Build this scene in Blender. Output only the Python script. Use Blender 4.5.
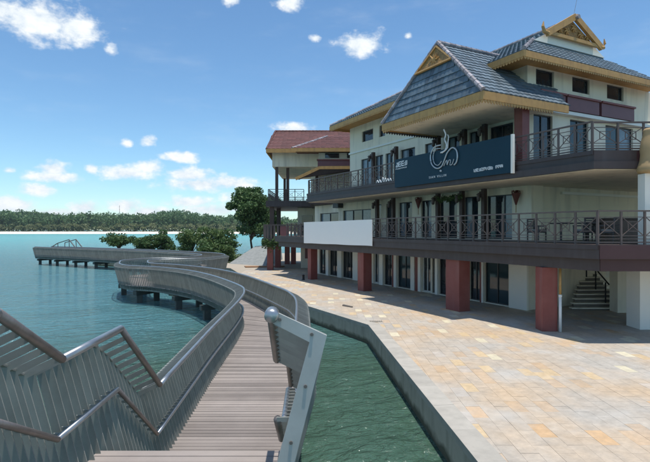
import bpy, math, random
import numpy as np
from mathutils import Vector, Matrix

random.seed(7); rng = np.random.default_rng(7)
for o in list(bpy.data.objects): bpy.data.objects.remove(o)
S = bpy.context.scene
COL = S.collection
R = math.radians

# ------------------------------------------------------------------ camera
TH = R(27.5)                      # yaw of the view against the hotel facade (facade runs along +Y)
CT, ST = math.cos(TH), math.sin(TH)
F, CX, CY, H = 490.0, 325.0, 230.0, 3.6
cam = bpy.data.cameras.new('camera'); cam.sensor_width = 36; cam.lens = F / 650 * 36
cam.shift_y = -(231 - CY) / 650 * 1.0
cam.clip_start = 0.05; cam.clip_end = 9000
camo = bpy.data.objects.new('camera', cam); COL.objects.link(camo)
camo.location = (0, 0, H); camo.rotation_euler = (R(90), 0, -TH)
S.camera = camo

def W(lat, dep, z=0.0):           # (right, ahead) of the camera's standing point -> world
    return (lat * CT + dep * ST, -lat * ST + dep * CT, z)
def ray(px):                      # world X, Y gained per metre of depth
    d = (px - CX) / F
    return d * CT + ST, CT - d * ST
def YX(px, X):                    # Y where a pixel column meets the plane X
    a, b = ray(px); return X / a * b
def ZX(px, py, X):
    return H + (CY - py) / F * X / ray(px)[0]
def XY(px, Y):
    a, b = ray(px); return Y / b * a
def ZY(px, py, Y):
    return H + (CY - py) / F * Y / ray(px)[1]

# ------------------------------------------------------------------ light
SUND = Vector((0.055, -0.12, 1.0)).normalized()
w = bpy.data.worlds.new('World'); S.world = w; w.use_nodes = True
wn, wl = w.node_tree.nodes, w.node_tree.links
wn.clear()
def WN(t, **k):
    n = wn.new(t)
    for a, v in k.items(): setattr(n, a, v)
    return n
def wmath(op, a, b=None, clamp=False):
    n = WN('ShaderNodeMath', operation=op, use_clamp=clamp)
    for i, v in enumerate((a, b)):
        if v is None: continue
        if isinstance(v, (int, float)): n.inputs[i].default_value = v
        else: wl.new(v, n.inputs[i])
    return n.outputs[0]
sky = WN('ShaderNodeTexSky', sky_type='NISHITA', sun_disc=False)
sky.sun_elevation = math.asin(SUND.z); sky.sun_rotation = math.atan2(SUND.x, SUND.y)
sky.air_density = 1.0; sky.dust_density = 0.0; sky.ozone_density = 2.2; sky.altitude = 0
bg = WN('ShaderNodeBackground'); bg.inputs[1].default_value = 0.106
hs = WN('ShaderNodeMixRGB', blend_type='MULTIPLY'); hs.inputs[0].default_value = 1; hs.inputs[2].default_value = (.75, .95, 1.03, 1)
wl.new(sky.outputs[0], hs.inputs[1]); wl.new(hs.outputs[0], bg.inputs[0])
# cumulus clouds: each at its own azimuth / elevation on the sky, edges broken by noise
tc = WN('ShaderNodeTexCoord'); sx = WN('ShaderNodeSeparateXYZ'); wl.new(tc.outputs['Generated'], sx.inputs[0])
az = wmath('ARCTAN2', sx.outputs[0], sx.outputs[1])
el = wmath('ARCSINE', sx.outputs[2])
cv = WN('ShaderNodeCombineXYZ'); wl.new(az, cv.inputs[0]); wl.new(el, cv.inputs[1])
def wnoise(scale, detail, rough, vec=None, sy=1.0):
    mp = WN('ShaderNodeVectorMath', operation='MULTIPLY'); mp.inputs[1].default_value = (1, sy, 1)
    wl.new(vec or cv.outputs[0], mp.inputs[0])
    n = WN('ShaderNodeTexNoise'); n.inputs['Scale'].default_value = scale; n.inputs['Detail'].default_value = detail
    n.inputs['Roughness'].default_value = rough; wl.new(mp.outputs[0], n.inputs['Vector']); return n
n1 = wnoise(26, 8, 0.62, sy=1.5)
n2 = wnoise(9, 4, 0.55, sy=1.3)
# (px, py, half width px, half height px, density)
CL = [(38, 20, 74, 24, 1), (76, 28, 40, 20, 1), (0, 8, 55, 20, .9), (112, 49, 14, 7, .6), (361, 44, 31, 14, 1), (316, 38, 8, 5, .7),
      (290, 3, 18, 9, .75), (232, 0, 12, 6, .6), (408, 35, 6, 4, .5), (295, 128, 26, 8, 1),
      (180, 157, 24, 7, 1), (149, 141, 12, 7, .75), (127, 143, 9, 6, .65), (53, 169, 22, 11, .95), (54, 177, 38, 8, .9),
      (92, 169, 9, 7, .75), (128, 173, 40, 10, 1), (148, 167, 22, 11, 1), (200, 184, 52, 10, .95), (188, 175, 30, 10, .95), (230, 183, 34, 10, .9),
      (38, 190, 26, 9, .85), (85, 208, 26, 10, .85), (10, 205, 36, 11, .85), (125, 206, 26, 10, .85), (190, 202, 38, 8, .8), (214, 210, 50, 9, .85),
      (150, 212, 46, 8, .75), (60, 213, 46, 8, .7), (9, 170, 9, 5, .5), (245, 198, 34, 9, .8)]
dirs = []
for px, py, hw, hh, dn in CL:
    dx = (px - CX) / F
    a = TH + math.atan(dx); c = math.cos(math.atan(dx))
    dirs.append((a, math.atan((CY - py) / F * c), hw / F * c * c, hh / F * c, dn))
rr = random.Random(3)
for i in range(24):               # fair-weather sky carried round; more, larger unseen clouds added to lift ambient light
    a = TH + 0.75 + rr.random() * (2 * math.pi - 1.5)
    a = (a + math.pi) % (2 * math.pi) - math.pi
    e = rr.choice((.06, .11, .2, .35, .5, .65, .85, 1.05)) * rr.uniform(.8, 1.2); k = rr.uniform(.35, 1) * (.12 + .22 * e)
    dirs.append((a, e, k / max(.4, math.cos(e)), k * rr.uniform(.35, .55), rr.uniform(.8, 1)))
acc = None
nz = wmath('MULTIPLY', wmath('SUBTRACT', n1.outputs['Fac'], 0.5), 3.0)
nz2 = wmath('MULTIPLY', wmath('SUBTRACT', n2.outputs['Fac'], 0.5), 1.4)
nzz = wmath('ADD', nz, nz2)
for a, e, hw, hh, dn in dirs:
    s1 = WN('ShaderNodeVectorMath', operation='MULTIPLY_ADD'); wl.new(cv.outputs[0], s1.inputs[0])
    s1.inputs[1].default_value = (1 / hw, 1 / hh, 0); s1.inputs[2].default_value = (-a / hw, -e / hh, (1 - dn) * .9)
    ln = WN('ShaderNodeVectorMath', operation='LENGTH'); wl.new(s1.outputs[0], ln.inputs[0])
    acc = ln.outputs['Value'] if acc is None else wmath('MINIMUM', acc, ln.outputs['Value'])
m = wmath('ADD', wmath('SUBTRACT', 1.0, acc), wmath('MULTIPLY', nzz, 0.6))
mr = WN('ShaderNodeMapRange', interpolation_type='SMOOTHSTEP'); wl.new(m, mr.inputs[0])
mr.inputs[1].default_value = 0.0; mr.inputs[2].default_value = 0.75
acc = mr.outputs[0]
n3 = wnoise(5, 5, 0.6, sy=3.5)     # thin veil
veil = WN('ShaderNodeMapRange', interpolation_type='SMOOTHSTEP'); wl.new(n3.outputs['Fac'], veil.inputs[0])
veil.inputs[1].default_value = .48; veil.inputs[2].default_value = .85; veil.inputs[4].default_value = .13
acc = wmath('MAXIMUM', acc, veil.outputs[0])
cb = WN('ShaderNodeBackground')
crp = WN('ShaderNodeValToRGB'); wl.new(n1.outputs['Fac'], crp.inputs[0])
crp.color_ramp.elements[0].position = .3; crp.color_ramp.elements[0].color = (.60, .70, .80, 1)
crp.color_ramp.elements[1].position = .62; crp.color_ramp.elements[1].color = (.90, .93, .94, 1)
wl.new(crp.outputs[0], cb.inputs[0]); cb.inputs[1].default_value = 0.78
mx = WN('ShaderNodeMixShader'); wl.new(acc, mx.inputs[0]); wl.new(bg.outputs[0], mx.inputs[1]); wl.new(cb.outputs[0], mx.inputs[2])
wo = WN('ShaderNodeOutputWorld'); wl.new(mx.outputs[0], wo.inputs[0])

sun = bpy.data.lights.new('sun', 'SUN'); sun.energy = 3.1; sun.angle = R(0.53); sun.color = (1, .95, .88)
suno = bpy.data.objects.new('sun', sun); COL.objects.link(suno)
suno.rotation_euler = SUND.to_track_quat('Z', 'Y').to_euler(); suno.location = (0, 0, 60)
S.view_settings.view_transform = 'Standard'; S.view_settings.look = 'None'
S.view_settings.exposure = 0.56; S.view_settings.gamma = 1; S.view_settings.use_curve_mapping = False

# ------------------------------------------------------------------ materials
def mat(name, color, rough=.6, metal=0, noise=None, bump=None, spec=.5, random_obj=0, streak=None, island=0):
    """noise=(scale, amount, second colour); bump=(scale, strength, distance)"""
    m = bpy.data.materials.new(name); m.use_nodes = True
    n, l = m.node_tree.nodes, m.node_tree.links
    b = n['Principled BSDF']
    b.inputs['Roughness'].default_value = rough; b.inputs['Metallic'].default_value = metal
    b.inputs['Specular IOR Level'].default_value = spec
    geo = n.new('ShaderNodeNewGeometry')
    rgb = n.new('ShaderNodeRGB'); rgb.outputs[0].default_value = (*color, 1); out = rgb.outputs[0]
    if noise:
        t = n.new('ShaderNodeTexNoise'); t.inputs['Scale'].default_value = noise[0]; t.inputs['Detail'].default_value = 6
        t.inputs['Roughness'].default_value = .65
        l.new(geo.outputs['Position'], t.inputs['Vector'])
        mr = n.new('ShaderNodeMapRange'); l.new(t.outputs['Fac'], mr.inputs[0]); mr.inputs[1].default_value = .38; mr.inputs[2].default_value = .68
        mr.inputs[4].default_value = noise[1]
        mm = n.new('ShaderNodeMixRGB'); l.new(mr.outputs[0], mm.inputs[0]); l.new(out, mm.inputs[1]); mm.inputs[2].default_value = (*noise[2], 1); out = mm.outputs[0]
    if streak:                    # rain streaks: noise stretched down the wall
        mp = n.new('ShaderNodeMapping'); mp.inputs['Scale'].default_value = (streak[0], streak[0], streak[0] * .12); l.new(geo.outputs['Position'], mp.inputs[0])
        t = n.new('ShaderNodeTexNoise'); t.inputs['Scale'].default_value = 1; t.inputs['Detail'].default_value = 5; l.new(mp.outputs[0], t.inputs['Vector'])
        mr = n.new('ShaderNodeMapRange'); l.new(t.outputs['Fac'], mr.inputs[0]); mr.inputs[1].default_value = .5; mr.inputs[2].default_value = .75; mr.inputs[4].default_value = streak[1]
        mm = n.new('ShaderNodeMixRGB'); l.new(mr.outputs[0], mm.inputs[0]); l.new(out, mm.inputs[1]); mm.inputs[2].default_value = (*streak[2], 1); out = mm.outputs[0]
    if random_obj or island:
        if random_obj:
            oi = n.new('ShaderNodeObjectInfo'); rv = oi.outputs['Random']; amt = random_obj
        else:
            rv = geo.outputs['Random Per Island']; amt = island
        mr = n.new('ShaderNodeMapRange'); l.new(rv, mr.inputs[0]); mr.inputs[3].default_value = 1 - amt; mr.inputs[4].default_value = 1 + amt
        hv = n.new('ShaderNodeHueSaturation'); l.new(out, hv.inputs['Color']); l.new(mr.outputs[0], hv.inputs['Value']); out = hv.outputs[0]
    l.new(out, b.inputs['Base Color'])
    if bump:
        t = n.new('ShaderNodeTexNoise'); t.inputs['Scale'].default_value = bump[0]; t.inputs['Detail'].default_value = 5
        l.new(geo.outputs['Position'], t.inputs['Vector'])
        bp = n.new('ShaderNodeBump'); bp.inputs['Strength'].default_value = bump[1]; bp.inputs['Distance'].default_value = bump[2]
        l.new(t.outputs['Fac'], bp.inputs['Height']); l.new(bp.outputs[0], b.inputs['Normal'])
    return m

M = {}
M['plaster'] = mat('cream_plaster', (.87, .78, .61), .85, noise=(1.3, .35, (.80, .71, .55)), bump=(60, .15, .01), streak=(2.2, .6, (.50, .45, .36)), spec=.2)
M['plaster2'] = mat('pale_plaster', (.82, .75, .61), .85, noise=(.9, .4, (.70, .63, .51)), bump=(60, .15, .01), streak=(2.2, .6, (.42, .38, .31)), spec=.2)
M['white'] = mat('white_paint', (.87, .83, .73), .6, noise=(.7, .3, (.72, .72, .69)), spec=.3)
M['banner'] = mat('white_sheet', (.90, .88, .83), .55, noise=(.5, .3, (.84, .82, .77)), bump=(3, .25, .05), spec=.3)
M['maroon'] = mat('maroon_stone', (.21, .052, .042), .55, noise=(2.2, .5, (.27, .085, .07)), bump=(40, .12, .01), streak=(3, .3, (.25, .15, .13)))
M['maroon_dk'] = mat('maroon_panel', (.19, .07, .072), .5, noise=(2, .5, (.15, .055, .06)))
M['fascia'] = mat('dark_brown_fascia', (.05, .035, .034), .55, noise=(1.2, .5, (.075, .055, .052)), streak=(4, .35, (.09, .085, .085)))
M['fascia_red'] = mat('dark_plum_fascia', (.055, .02, .022), .5, noise=(1.2, .5, (.075, .032, .033)))
M['rail'] = mat('brown_railing_paint', (.105, .076, .066), .5, noise=(5, .4, (.15, .115, .10)))
M['post'] = mat('brown_timber_post', (.08, .045, .034), .6, noise=(6, .5, (.085, .055, .045)))
M['ochre'] = mat('ochre_fascia', (.54, .30, .095), .6, noise=(3, .6, (.40, .205, .065)), streak=(5, .45, (.26, .14, .06)))
M['gold'] = mat('carved_gold', (.40, .215, .06), .5, noise=(9, .8, (.20, .095, .025)), bump=(14, 1.0, .06))
M['tile'] = mat('blue_grey_roof_tile', (.085, .125, .155), .45, noise=(2.5, .45, (.145, .175, .195)), island=.35, spec=.5)
M['tileobj'] = mat('blue_grey_roof_tile_single', (.085, .125, .155), .45, noise=(2.5, .45, (.145, .175, .195)), random_obj=.35, spec=.5)
M['cap'] = mat('pale_ridge_tile', (.24, .22, .24), .6, noise=(6, .6, (.40, .36, .36)), island=.3)
M['redtile'] = mat('red_brown_roof_tile', (.125, .045, .038), .7, noise=(1.5, .5, (.095, .038, .035)), island=.22)
M['glass'] = mat('dark_window_glass', (.014, .02, .026), .05, noise=(1.1, .8, (.045, .055, .062)), bump=(2.5, .03, .02), spec=.7)
M['glassb'] = mat('blue_green_door_glass', (.02, .045, .055), .05, spec=.6)
M['curtain'] = mat('curtained_window_glass', (.22, .27, .30), .12, noise=(6, .6, (.12, .16, .19)), spec=.5)
M['frame'] = mat('dark_window_frame', (.03, .032, .036), .4)
M['wframe'] = mat('white_window_frame', (.68, .69, .66), .5, noise=(3, .3, (.55, .55, .52)))
M['sign'] = mat('teal_sign_board', (.010, .042, .066), .5, noise=(.6, .4, (.007, .03, .05)), spec=.2)
M['lettering'] = mat('white_lettering', (.72, .76, .78), .35)
M['lettering2'] = mat('silver_lettering', (.45, .5, .54), .3, metal=.5)
M['ribs'] = mat('galvanised_fins', (.30, .31, .28), .5, metal=.15, noise=(2.4, .6, (.19, .20, .18)), island=.12, streak=(9, .3, (.2, .21, .2)))
M['ribobj'] = mat('galvanised_fin', (.30, .31, .28), .5, metal=.15, noise=(2.4, .6, (.19, .20, .18)), random_obj=.12, streak=(9, .3, (.2, .21, .2)))
M['plate'] = mat('pale_steel_plate', (.50, .515, .48), .42, metal=.1, noise=(4, .6, (.38, .39, .36)), streak=(6, .4, (.3, .3, .27)))
M['steel'] = mat('brushed_steel_pipe', (.40, .42, .43), .36, metal=.8, noise=(7, .5, (.25, .26, .26)))
M['steelw'] = mat('weathered_steel_pipe', (.22, .20, .185), .45, metal=.6, noise=(9, .6, (.15, .12, .10)))
M['plank'] = mat('weathered_deck_plank', (.285, .248, .222), .75, noise=(1.1, .6, (.20, .172, .155)), random_obj=.24, bump=(30, .2, .01), spec=.25)
M['planks'] = mat('weathered_deck_planks', (.285, .248, .222), .75, noise=(1.1, .6, (.20, .172, .155)), island=.24, spec=.25)
M['pile'] = mat('dark_concrete_pile', (.06, .065, .06), .8, noise=(2, .5, (.09, .10, .085)))
M['concrete'] = mat('quay_concrete', (.44, .40, .33), .8, noise=(1.6, .6, (.33, .30, .245)), bump=(25, .25, .01), streak=(3.2, .65, (.20, .19, .145)), spec=.3)
M['coping'] = mat('quay_coping', (.43, .40, .345), .75, noise=(2.2, .7, (.31, .29, .25)), random_obj=.06, bump=(40, .2, .008), spec=.3)
M['joint'] = mat('paving_joint', (.38, .335, .27), .9, noise=(.6, .5, (.43, .36, .27)))
M['sand'] = mat('pale_sand', (.80, .74, .62), .9, noise=(.02, .4, (.70, .63, .5)))
M['grass'] = mat('planting_bed_green', (.05, .085, .03), .9, noise=(.5, .7, (.10, .10, .05)))
M['land'] = mat('far_shore_ground', (.10, .12, .05), .9, noise=(.02, .7, (.16, .14, .08)))
M['soil'] = mat('orange_soil', (.30, .17, .09), .9, noise=(1, .5, (.22, .13, .08)))
M['trunk'] = mat('tree_bark', (.085, .065, .05), .85, noise=(4, .6, (.14, .11, .085)))
M['wicker'] = mat('dark_wicker', (.06, .05, .045), .7, noise=(8, .6, (.14, .12, .11)))
M['cushion'] = mat('grey_cushion', (.25, .23, .21), .8)
M['brownboard'] = mat('brown_timber_board', (.17, .115, .08), .6, noise=(3, .5, (.12, .08, .055)))
M['tan'] = mat('tan_carving', (.46, .31, .15), .6, noise=(5, .5, (.38, .25, .11)))
M['pipe'] = mat('white_pipe', (.72, .74, .72), .45)
M['pipey'] = mat('ochre_pipe', (.42, .26, .09), .5, noise=(12, .7, (.3, .18, .06)))
M['red'] = mat('red_basket', (.13, .03, .025), .7, noise=(20, .6, (.22, .08, .05)))
def add_waterline(m):             # dark algae band where the lake laps the concrete
    n, l = m.node_tree.nodes, m.node_tree.links; b = n['Principled BSDF']; src = b.inputs['Base Color'].links[0].from_socket
    g = n.new('ShaderNodeNewGeometry'); sp = n.new('ShaderNodeSeparateXYZ'); l.new(g.outputs['Position'], sp.inputs[0])
    t = n.new('ShaderNodeTexNoise'); t.inputs['Scale'].default_value = 2.5; t.inputs['Detail'].default_value = 6; l.new(g.outputs['Position'], t.inputs['Vector'])
    a = n.new('ShaderNodeMath'); a.operation = 'MULTIPLY_ADD'; l.new(t.outputs['Fac'], a.inputs[0]); a.inputs[1].default_value = .35; l.new(sp.outputs[2], a.inputs[2])
    mr = n.new('ShaderNodeMapRange'); l.new(a.outputs[0], mr.inputs[0]); mr.inputs[1].default_value = -.45; mr.inputs[2].default_value = -.30; mr.inputs[3].default_value = .85; mr.inputs[4].default_value = 0
    x = n.new('ShaderNodeMixRGB'); l.new(mr.outputs[0], x.inputs[0]); l.new(src, x.inputs[1]); x.inputs[2].default_value = (.055, .058, .036, 1); l.new(x.outputs[0], b.inputs['Base Color'])
add_waterline(M['concrete'])
M['black'] = mat('black_plastic', (.012, .012, .013), .5)
M['drain'] = mat('iron_drain_cover', (.14, .125, .105), .7, noise=(10, .4, (.19, .165, .135)))
M['dark'] = mat('recess_shade_black', (.02, .02, .022), .9)  # near-black that stands for the shade inside the passage recess
M['stonewall'] = mat('grey_stone_slope', (.27, .28, .27), .85, noise=(2.5, .7, (.17, .185, .175)), bump=(5, .5, .05))

def leafmat(name, c1, c2):
    m = bpy.data.materials.new(name); m.use_nodes = True
    n, l = m.node_tree.nodes, m.node_tree.links
    b = n['Principled BSDF']; b.inputs['Roughness'].default_value = .55; b.inputs['Specular IOR Level'].default_value = .3
    g = n.new('ShaderNodeNewGeometry'); r = n.new('ShaderNodeValToRGB')
    r.color_ramp.elements[0].color = (*c1, 1); r.color_ramp.elements[1].color = (*c2, 1)
    l.new(g.outputs['Random Per Island'], r.inputs[0]); l.new(r.outputs[0], b.inputs['Base Color'])
    tr = n.new('ShaderNodeBsdfTranslucent'); l.new(r.outputs[0], tr.inputs[0])
    mx = n.new('ShaderNodeMixShader'); mx.inputs[0].default_value = .28
    l.new(b.outputs[0], mx.inputs[1]); l.new(tr.outputs[0], mx.inputs[2]); l.new(mx.outputs[0], n['Material Output'].inputs[0])
    return m
M['leaf_dark'] = leafmat('dark_green_leaves', (.05, .10, .035), (.13, .21, .075))
M['leaf_mid'] = leafmat('mid_green_leaves', (.065, .12, .04), (.16, .23, .08))
M['leaf_pale'] = leafmat('pale_green_leaves', (.06, .10, .035), (.15, .20, .075))
M['leaf_far'] = leafmat('far_forest_leaves', (.07, .135, .055), (.16, .245, .10))
M['leaf_palm'] = leafmat('far_palm_leaves', (.11, .14, .06), (.22, .24, .11))

def tile_material():
    """stone paving: each stone picks its colour by its own cell of the laying grid"""
    m = bpy.data.materials.new('mixed_stone_paving'); m.use_nodes = True
    n, l = m.node_tree.nodes, m.node_tree.links
    b = n['Principled BSDF']; b.inputs['Roughness'].default_value = .62; b.inputs['Specular IOR Level'].default_value = .35
    g = n.new('ShaderNodeNewGeometry')
    at = n.new('ShaderNodeAttribute'); at.attribute_name = 'shade'
    oi = n.new('ShaderNodeObjectInfo')
    rnd = n.new('ShaderNodeMath'); rnd.operation = 'ADD'; l.new(g.outputs['Random Per Island'], rnd.inputs[0]); l.new(oi.outputs['Random'], rnd.inputs[1])
    fr = n.new('ShaderNodeMath'); fr.operation = 'FRACT'; l.new(rnd.outputs[0], fr.inputs[0])
    big = n.new('ShaderNodeTexNoise'); big.inputs['Scale'].default_value = .42; big.inputs['Detail'].default_value = 6; l.new(g.outputs['Position'], big.inputs['Vector'])
    bmr = n.new('ShaderNodeMapRange'); l.new(big.outputs['Fac'], bmr.inputs[0]); bmr.inputs[1].default_value = .36; bmr.inputs[2].default_value = .66
    mm = n.new('ShaderNodeMixRGB'); l.new(bmr.outputs[0], mm.inputs[0]); mm.inputs[1].default_value = (.45, .415, .36, 1); mm.inputs[2].default_value = (.53, .405, .275, 1)
    # single stones
    r = n.new('ShaderNodeValToRGB'); r.color_ramp.interpolation = 'CONSTANT'
    e = r.color_ramp.elements; e[0].position = 0; e[0].color = (0, 0, 0, 1); e[1].position = .84; e[1].color = (.35, .35, .35, 1)
    x = e.new(.93); x.color = (.75, .75, .75, 1)
    l.new(fr.outputs[0], r.inputs[0])
    r2 = n.new('ShaderNodeValToRGB'); r2.color_ramp.interpolation = 'CONSTANT'
    e = r2.color_ramp.elements; e[0].position = 0; e[0].color = (.5, .45, .38, 1); e[1].position = .80; e[1].color = (.52, .50, .47, 1)
    for p, c in ((.87, (.60, .38, .19)), (.94, (.62, .46, .26)), (.97, (.70, .63, .44))):
        x = e.new(p); x.color = (*c, 1)
    l.new(fr.outputs[0], r2.inputs[0])
    m2 = n.new('ShaderNodeMixRGB'); l.new(r.outputs[0], m2.inputs[0]); l.new(mm.outputs[0], m2.inputs[1]); l.new(r2.outputs[0], m2.inputs[2])
    # slight tone shift on each stone
    ws = n.new('ShaderNodeMath'); ws.operation = 'MULTIPLY'; l.new(fr.outputs[0], ws.inputs[0]); ws.inputs[1].default_value = 37.31
    wf = n.new('ShaderNodeMath'); wf.operation = 'FRACT'; l.new(ws.outputs[0], wf.inputs[0])
    vm = n.new('ShaderNodeMapRange'); l.new(wf.outputs[0], vm.inputs[0]); vm.inputs[3].default_value = .95; vm.inputs[4].default_value = 1.04
    fine = n.new('ShaderNodeTexNoise'); fine.inputs['Scale'].default_value = 5; fine.inputs['Detail'].default_value = 8; fine.inputs['Roughness'].default_value = .7
    l.new(g.outputs['Position'], fine.inputs['Vector'])
    fm = n.new('ShaderNodeMapRange'); l.new(fine.outputs['Fac'], fm.inputs[0]); fm.inputs[1].default_value = .3; fm.inputs[2].default_value = .7; fm.inputs[3].default_value = .80; fm.inputs[4].default_value = 1.12
    pr = n.new('ShaderNodeMath'); pr.operation = 'MULTIPLY'; l.new(vm.outputs[0], pr.inputs[0]); l.new(fm.outputs[0], pr.inputs[1])
    hv = n.new('ShaderNodeHueSaturation'); l.new(m2.outputs[0], hv.inputs['Color']); l.new(pr.outputs[0], hv.inputs['Value'])
    # dried-water / lime bloom
    bl = n.new('ShaderNodeTexNoise'); bl.inputs['Scale'].default_value = .75; bl.inputs['Detail'].default_value = 5
    l.new(g.outputs['Position'], bl.inputs['Vector'])
    bm = n.new('ShaderNodeMapRange'); l.new(bl.outputs['Fac'], bm.inputs[0]); bm.inputs[1].default_value = .55; bm.inputs[2].default_value = .72; bm.inputs[4].default_value = .5
    sn = n.new('ShaderNodeTexNoise'); sn.inputs['Scale'].default_value = 1.9; sn.inputs['Detail'].default_value = 9; sn.inputs['Roughness'].default_value = .72; l.new(g.outputs['Position'], sn.inputs['Vector'])
    smr = n.new('ShaderNodeMapRange'); l.new(sn.outputs['Fac'], smr.inputs[0]); smr.inputs[1].default_value = .52; smr.inputs[2].default_value = .72; smr.inputs[4].default_value = .45
    sm4 = n.new('ShaderNodeMixRGB'); l.new(smr.outputs[0], sm4.inputs[0]); l.new(hv.outputs[0], sm4.inputs[1]); sm4.inputs[2].default_value = (.27, .245, .21, 1)
    hv = sm4
    m3 = n.new('ShaderNodeMixRGB'); l.new(bm.outputs[0], m3.inputs[0]); l.new(hv.outputs[0], m3.inputs[1]); m3.inputs[2].default_value = (.52, .50, .455, 1)
    l.new(m3.outputs[0], b.inputs['Base Color'])
    bp = n.new('ShaderNodeBump'); bp.inputs['Strength'].default_value = .25; bp.inputs['Distance'].default_value = .01; l.new(fine.outputs['Fac'], bp.inputs['Height']); l.new(bp.outputs[0], b.inputs['Normal'])
    return m
M['paving'] = tile_material()

def water_material():
    m = bpy.data.materials.new('lake_water'); m.use_nodes = True
    n, l = m.node_tree.nodes, m.node_tree.links
    b = n['Principled BSDF']; b.inputs['IOR'].default_value = 1.333
    g = n.new('ShaderNodeNewGeometry')
    def noise(scale, sx, sy, detail, rot=0, dist=0):
        mp = n.new('ShaderNodeMapping'); mp.inputs['Scale'].default_value = (sx, sy, 1); mp.inputs['Rotation'].default_value = (0, 0, rot)
        l.new(g.outputs['Position'], mp.inputs[0])
        t = n.new('ShaderNodeTexNoise'); t.inputs['Scale'].default_value = scale; t.inputs['Detail'].default_value = detail; t.inputs['Distortion'].default_value = dist
        l.new(mp.outputs[0], t.inputs['Vector']); return t.outputs['Fac']
    def mth(op, a, c):
        x = n.new('ShaderNodeMath'); x.operation = op
        for i, v in enumerate((a, c)):
            if isinstance(v, (int, float)): x.inputs[i].default_value = v
            else: l.new(v, x.inputs[i])
        return x.outputs[0]
    a1 = noise(1.15, .6, 1.3, 5, TH, 1.2); a2 = noise(4.2, .75, 1.2, 4, TH + .5, .8); a3 = noise(.22, .5, 1.4, 3, TH + .2)
    hgt = mth('ADD', mth('ADD', mth('MULTIPLY', a1, .70), mth('MULTIPLY', a2, .34)), mth('MULTIPLY', a3, 1.3))
    bp = n.new('ShaderNodeBump'); bp.inputs['Strength'].default_value = 1.0; bp.inputs['Distance'].default_value = .55
    l.new(hgt, bp.inputs['Height']); l.new(bp.outputs[0], b.inputs['Normal'])
    # body colour: green by the quay, sky reflection painted in as blue-teal further out, turquoise over the far sand flats
    sp = n.new('ShaderNodeVectorMath'); sp.operation = 'LENGTH'; l.new(g.outputs['Position'], sp.inputs[0])
    wob = mth('MULTIPLY', mth('SUBTRACT', noise(.02, .6, 1.4, 4, TH), .5), 90)
    dd = mth('ADD', sp.outputs['Value'], wob)
    mr = n.new('ShaderNodeMapRange'); l.new(dd, mr.inputs[0]); mr.inputs[1].default_value = 0; mr.inputs[2].default_value = 500
    r = n.new('ShaderNodeValToRGB'); l.new(mr.outputs[0], r.inputs[0])
    e = r.color_ramp.elements; e[0].position = .012; e[0].color = (.056, .112, .080, 1); e[1].position = 1; e[1].color = (.13, .40, .37, 1)
    for p, c in ((.03, (.065, .16, .16)), (.055, (.09, .235, .27)), (.18, (.095, .25, .285)), (.36, (.11, .33, .325)), (.62, (.13, .40, .37))):
        x = e.new(p); x.color = (*c, 1)
    l.new(r.outputs[0], b.inputs['Base Color'])
    b.inputs['Roughness'].default_value = .07
    mr2 = n.new('ShaderNodeMapRange'); l.new(sp.outputs['Value'], mr2.inputs[0]); mr2.inputs[1].default_value = 30; mr2.inputs[2].default_value = 260
    mr2.inputs[3].default_value = .07; mr2.inputs[4].default_value = .24; l.new(mr2.outputs[0], b.inputs['Roughness'])
    return m
M['water'] = water_material()

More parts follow.
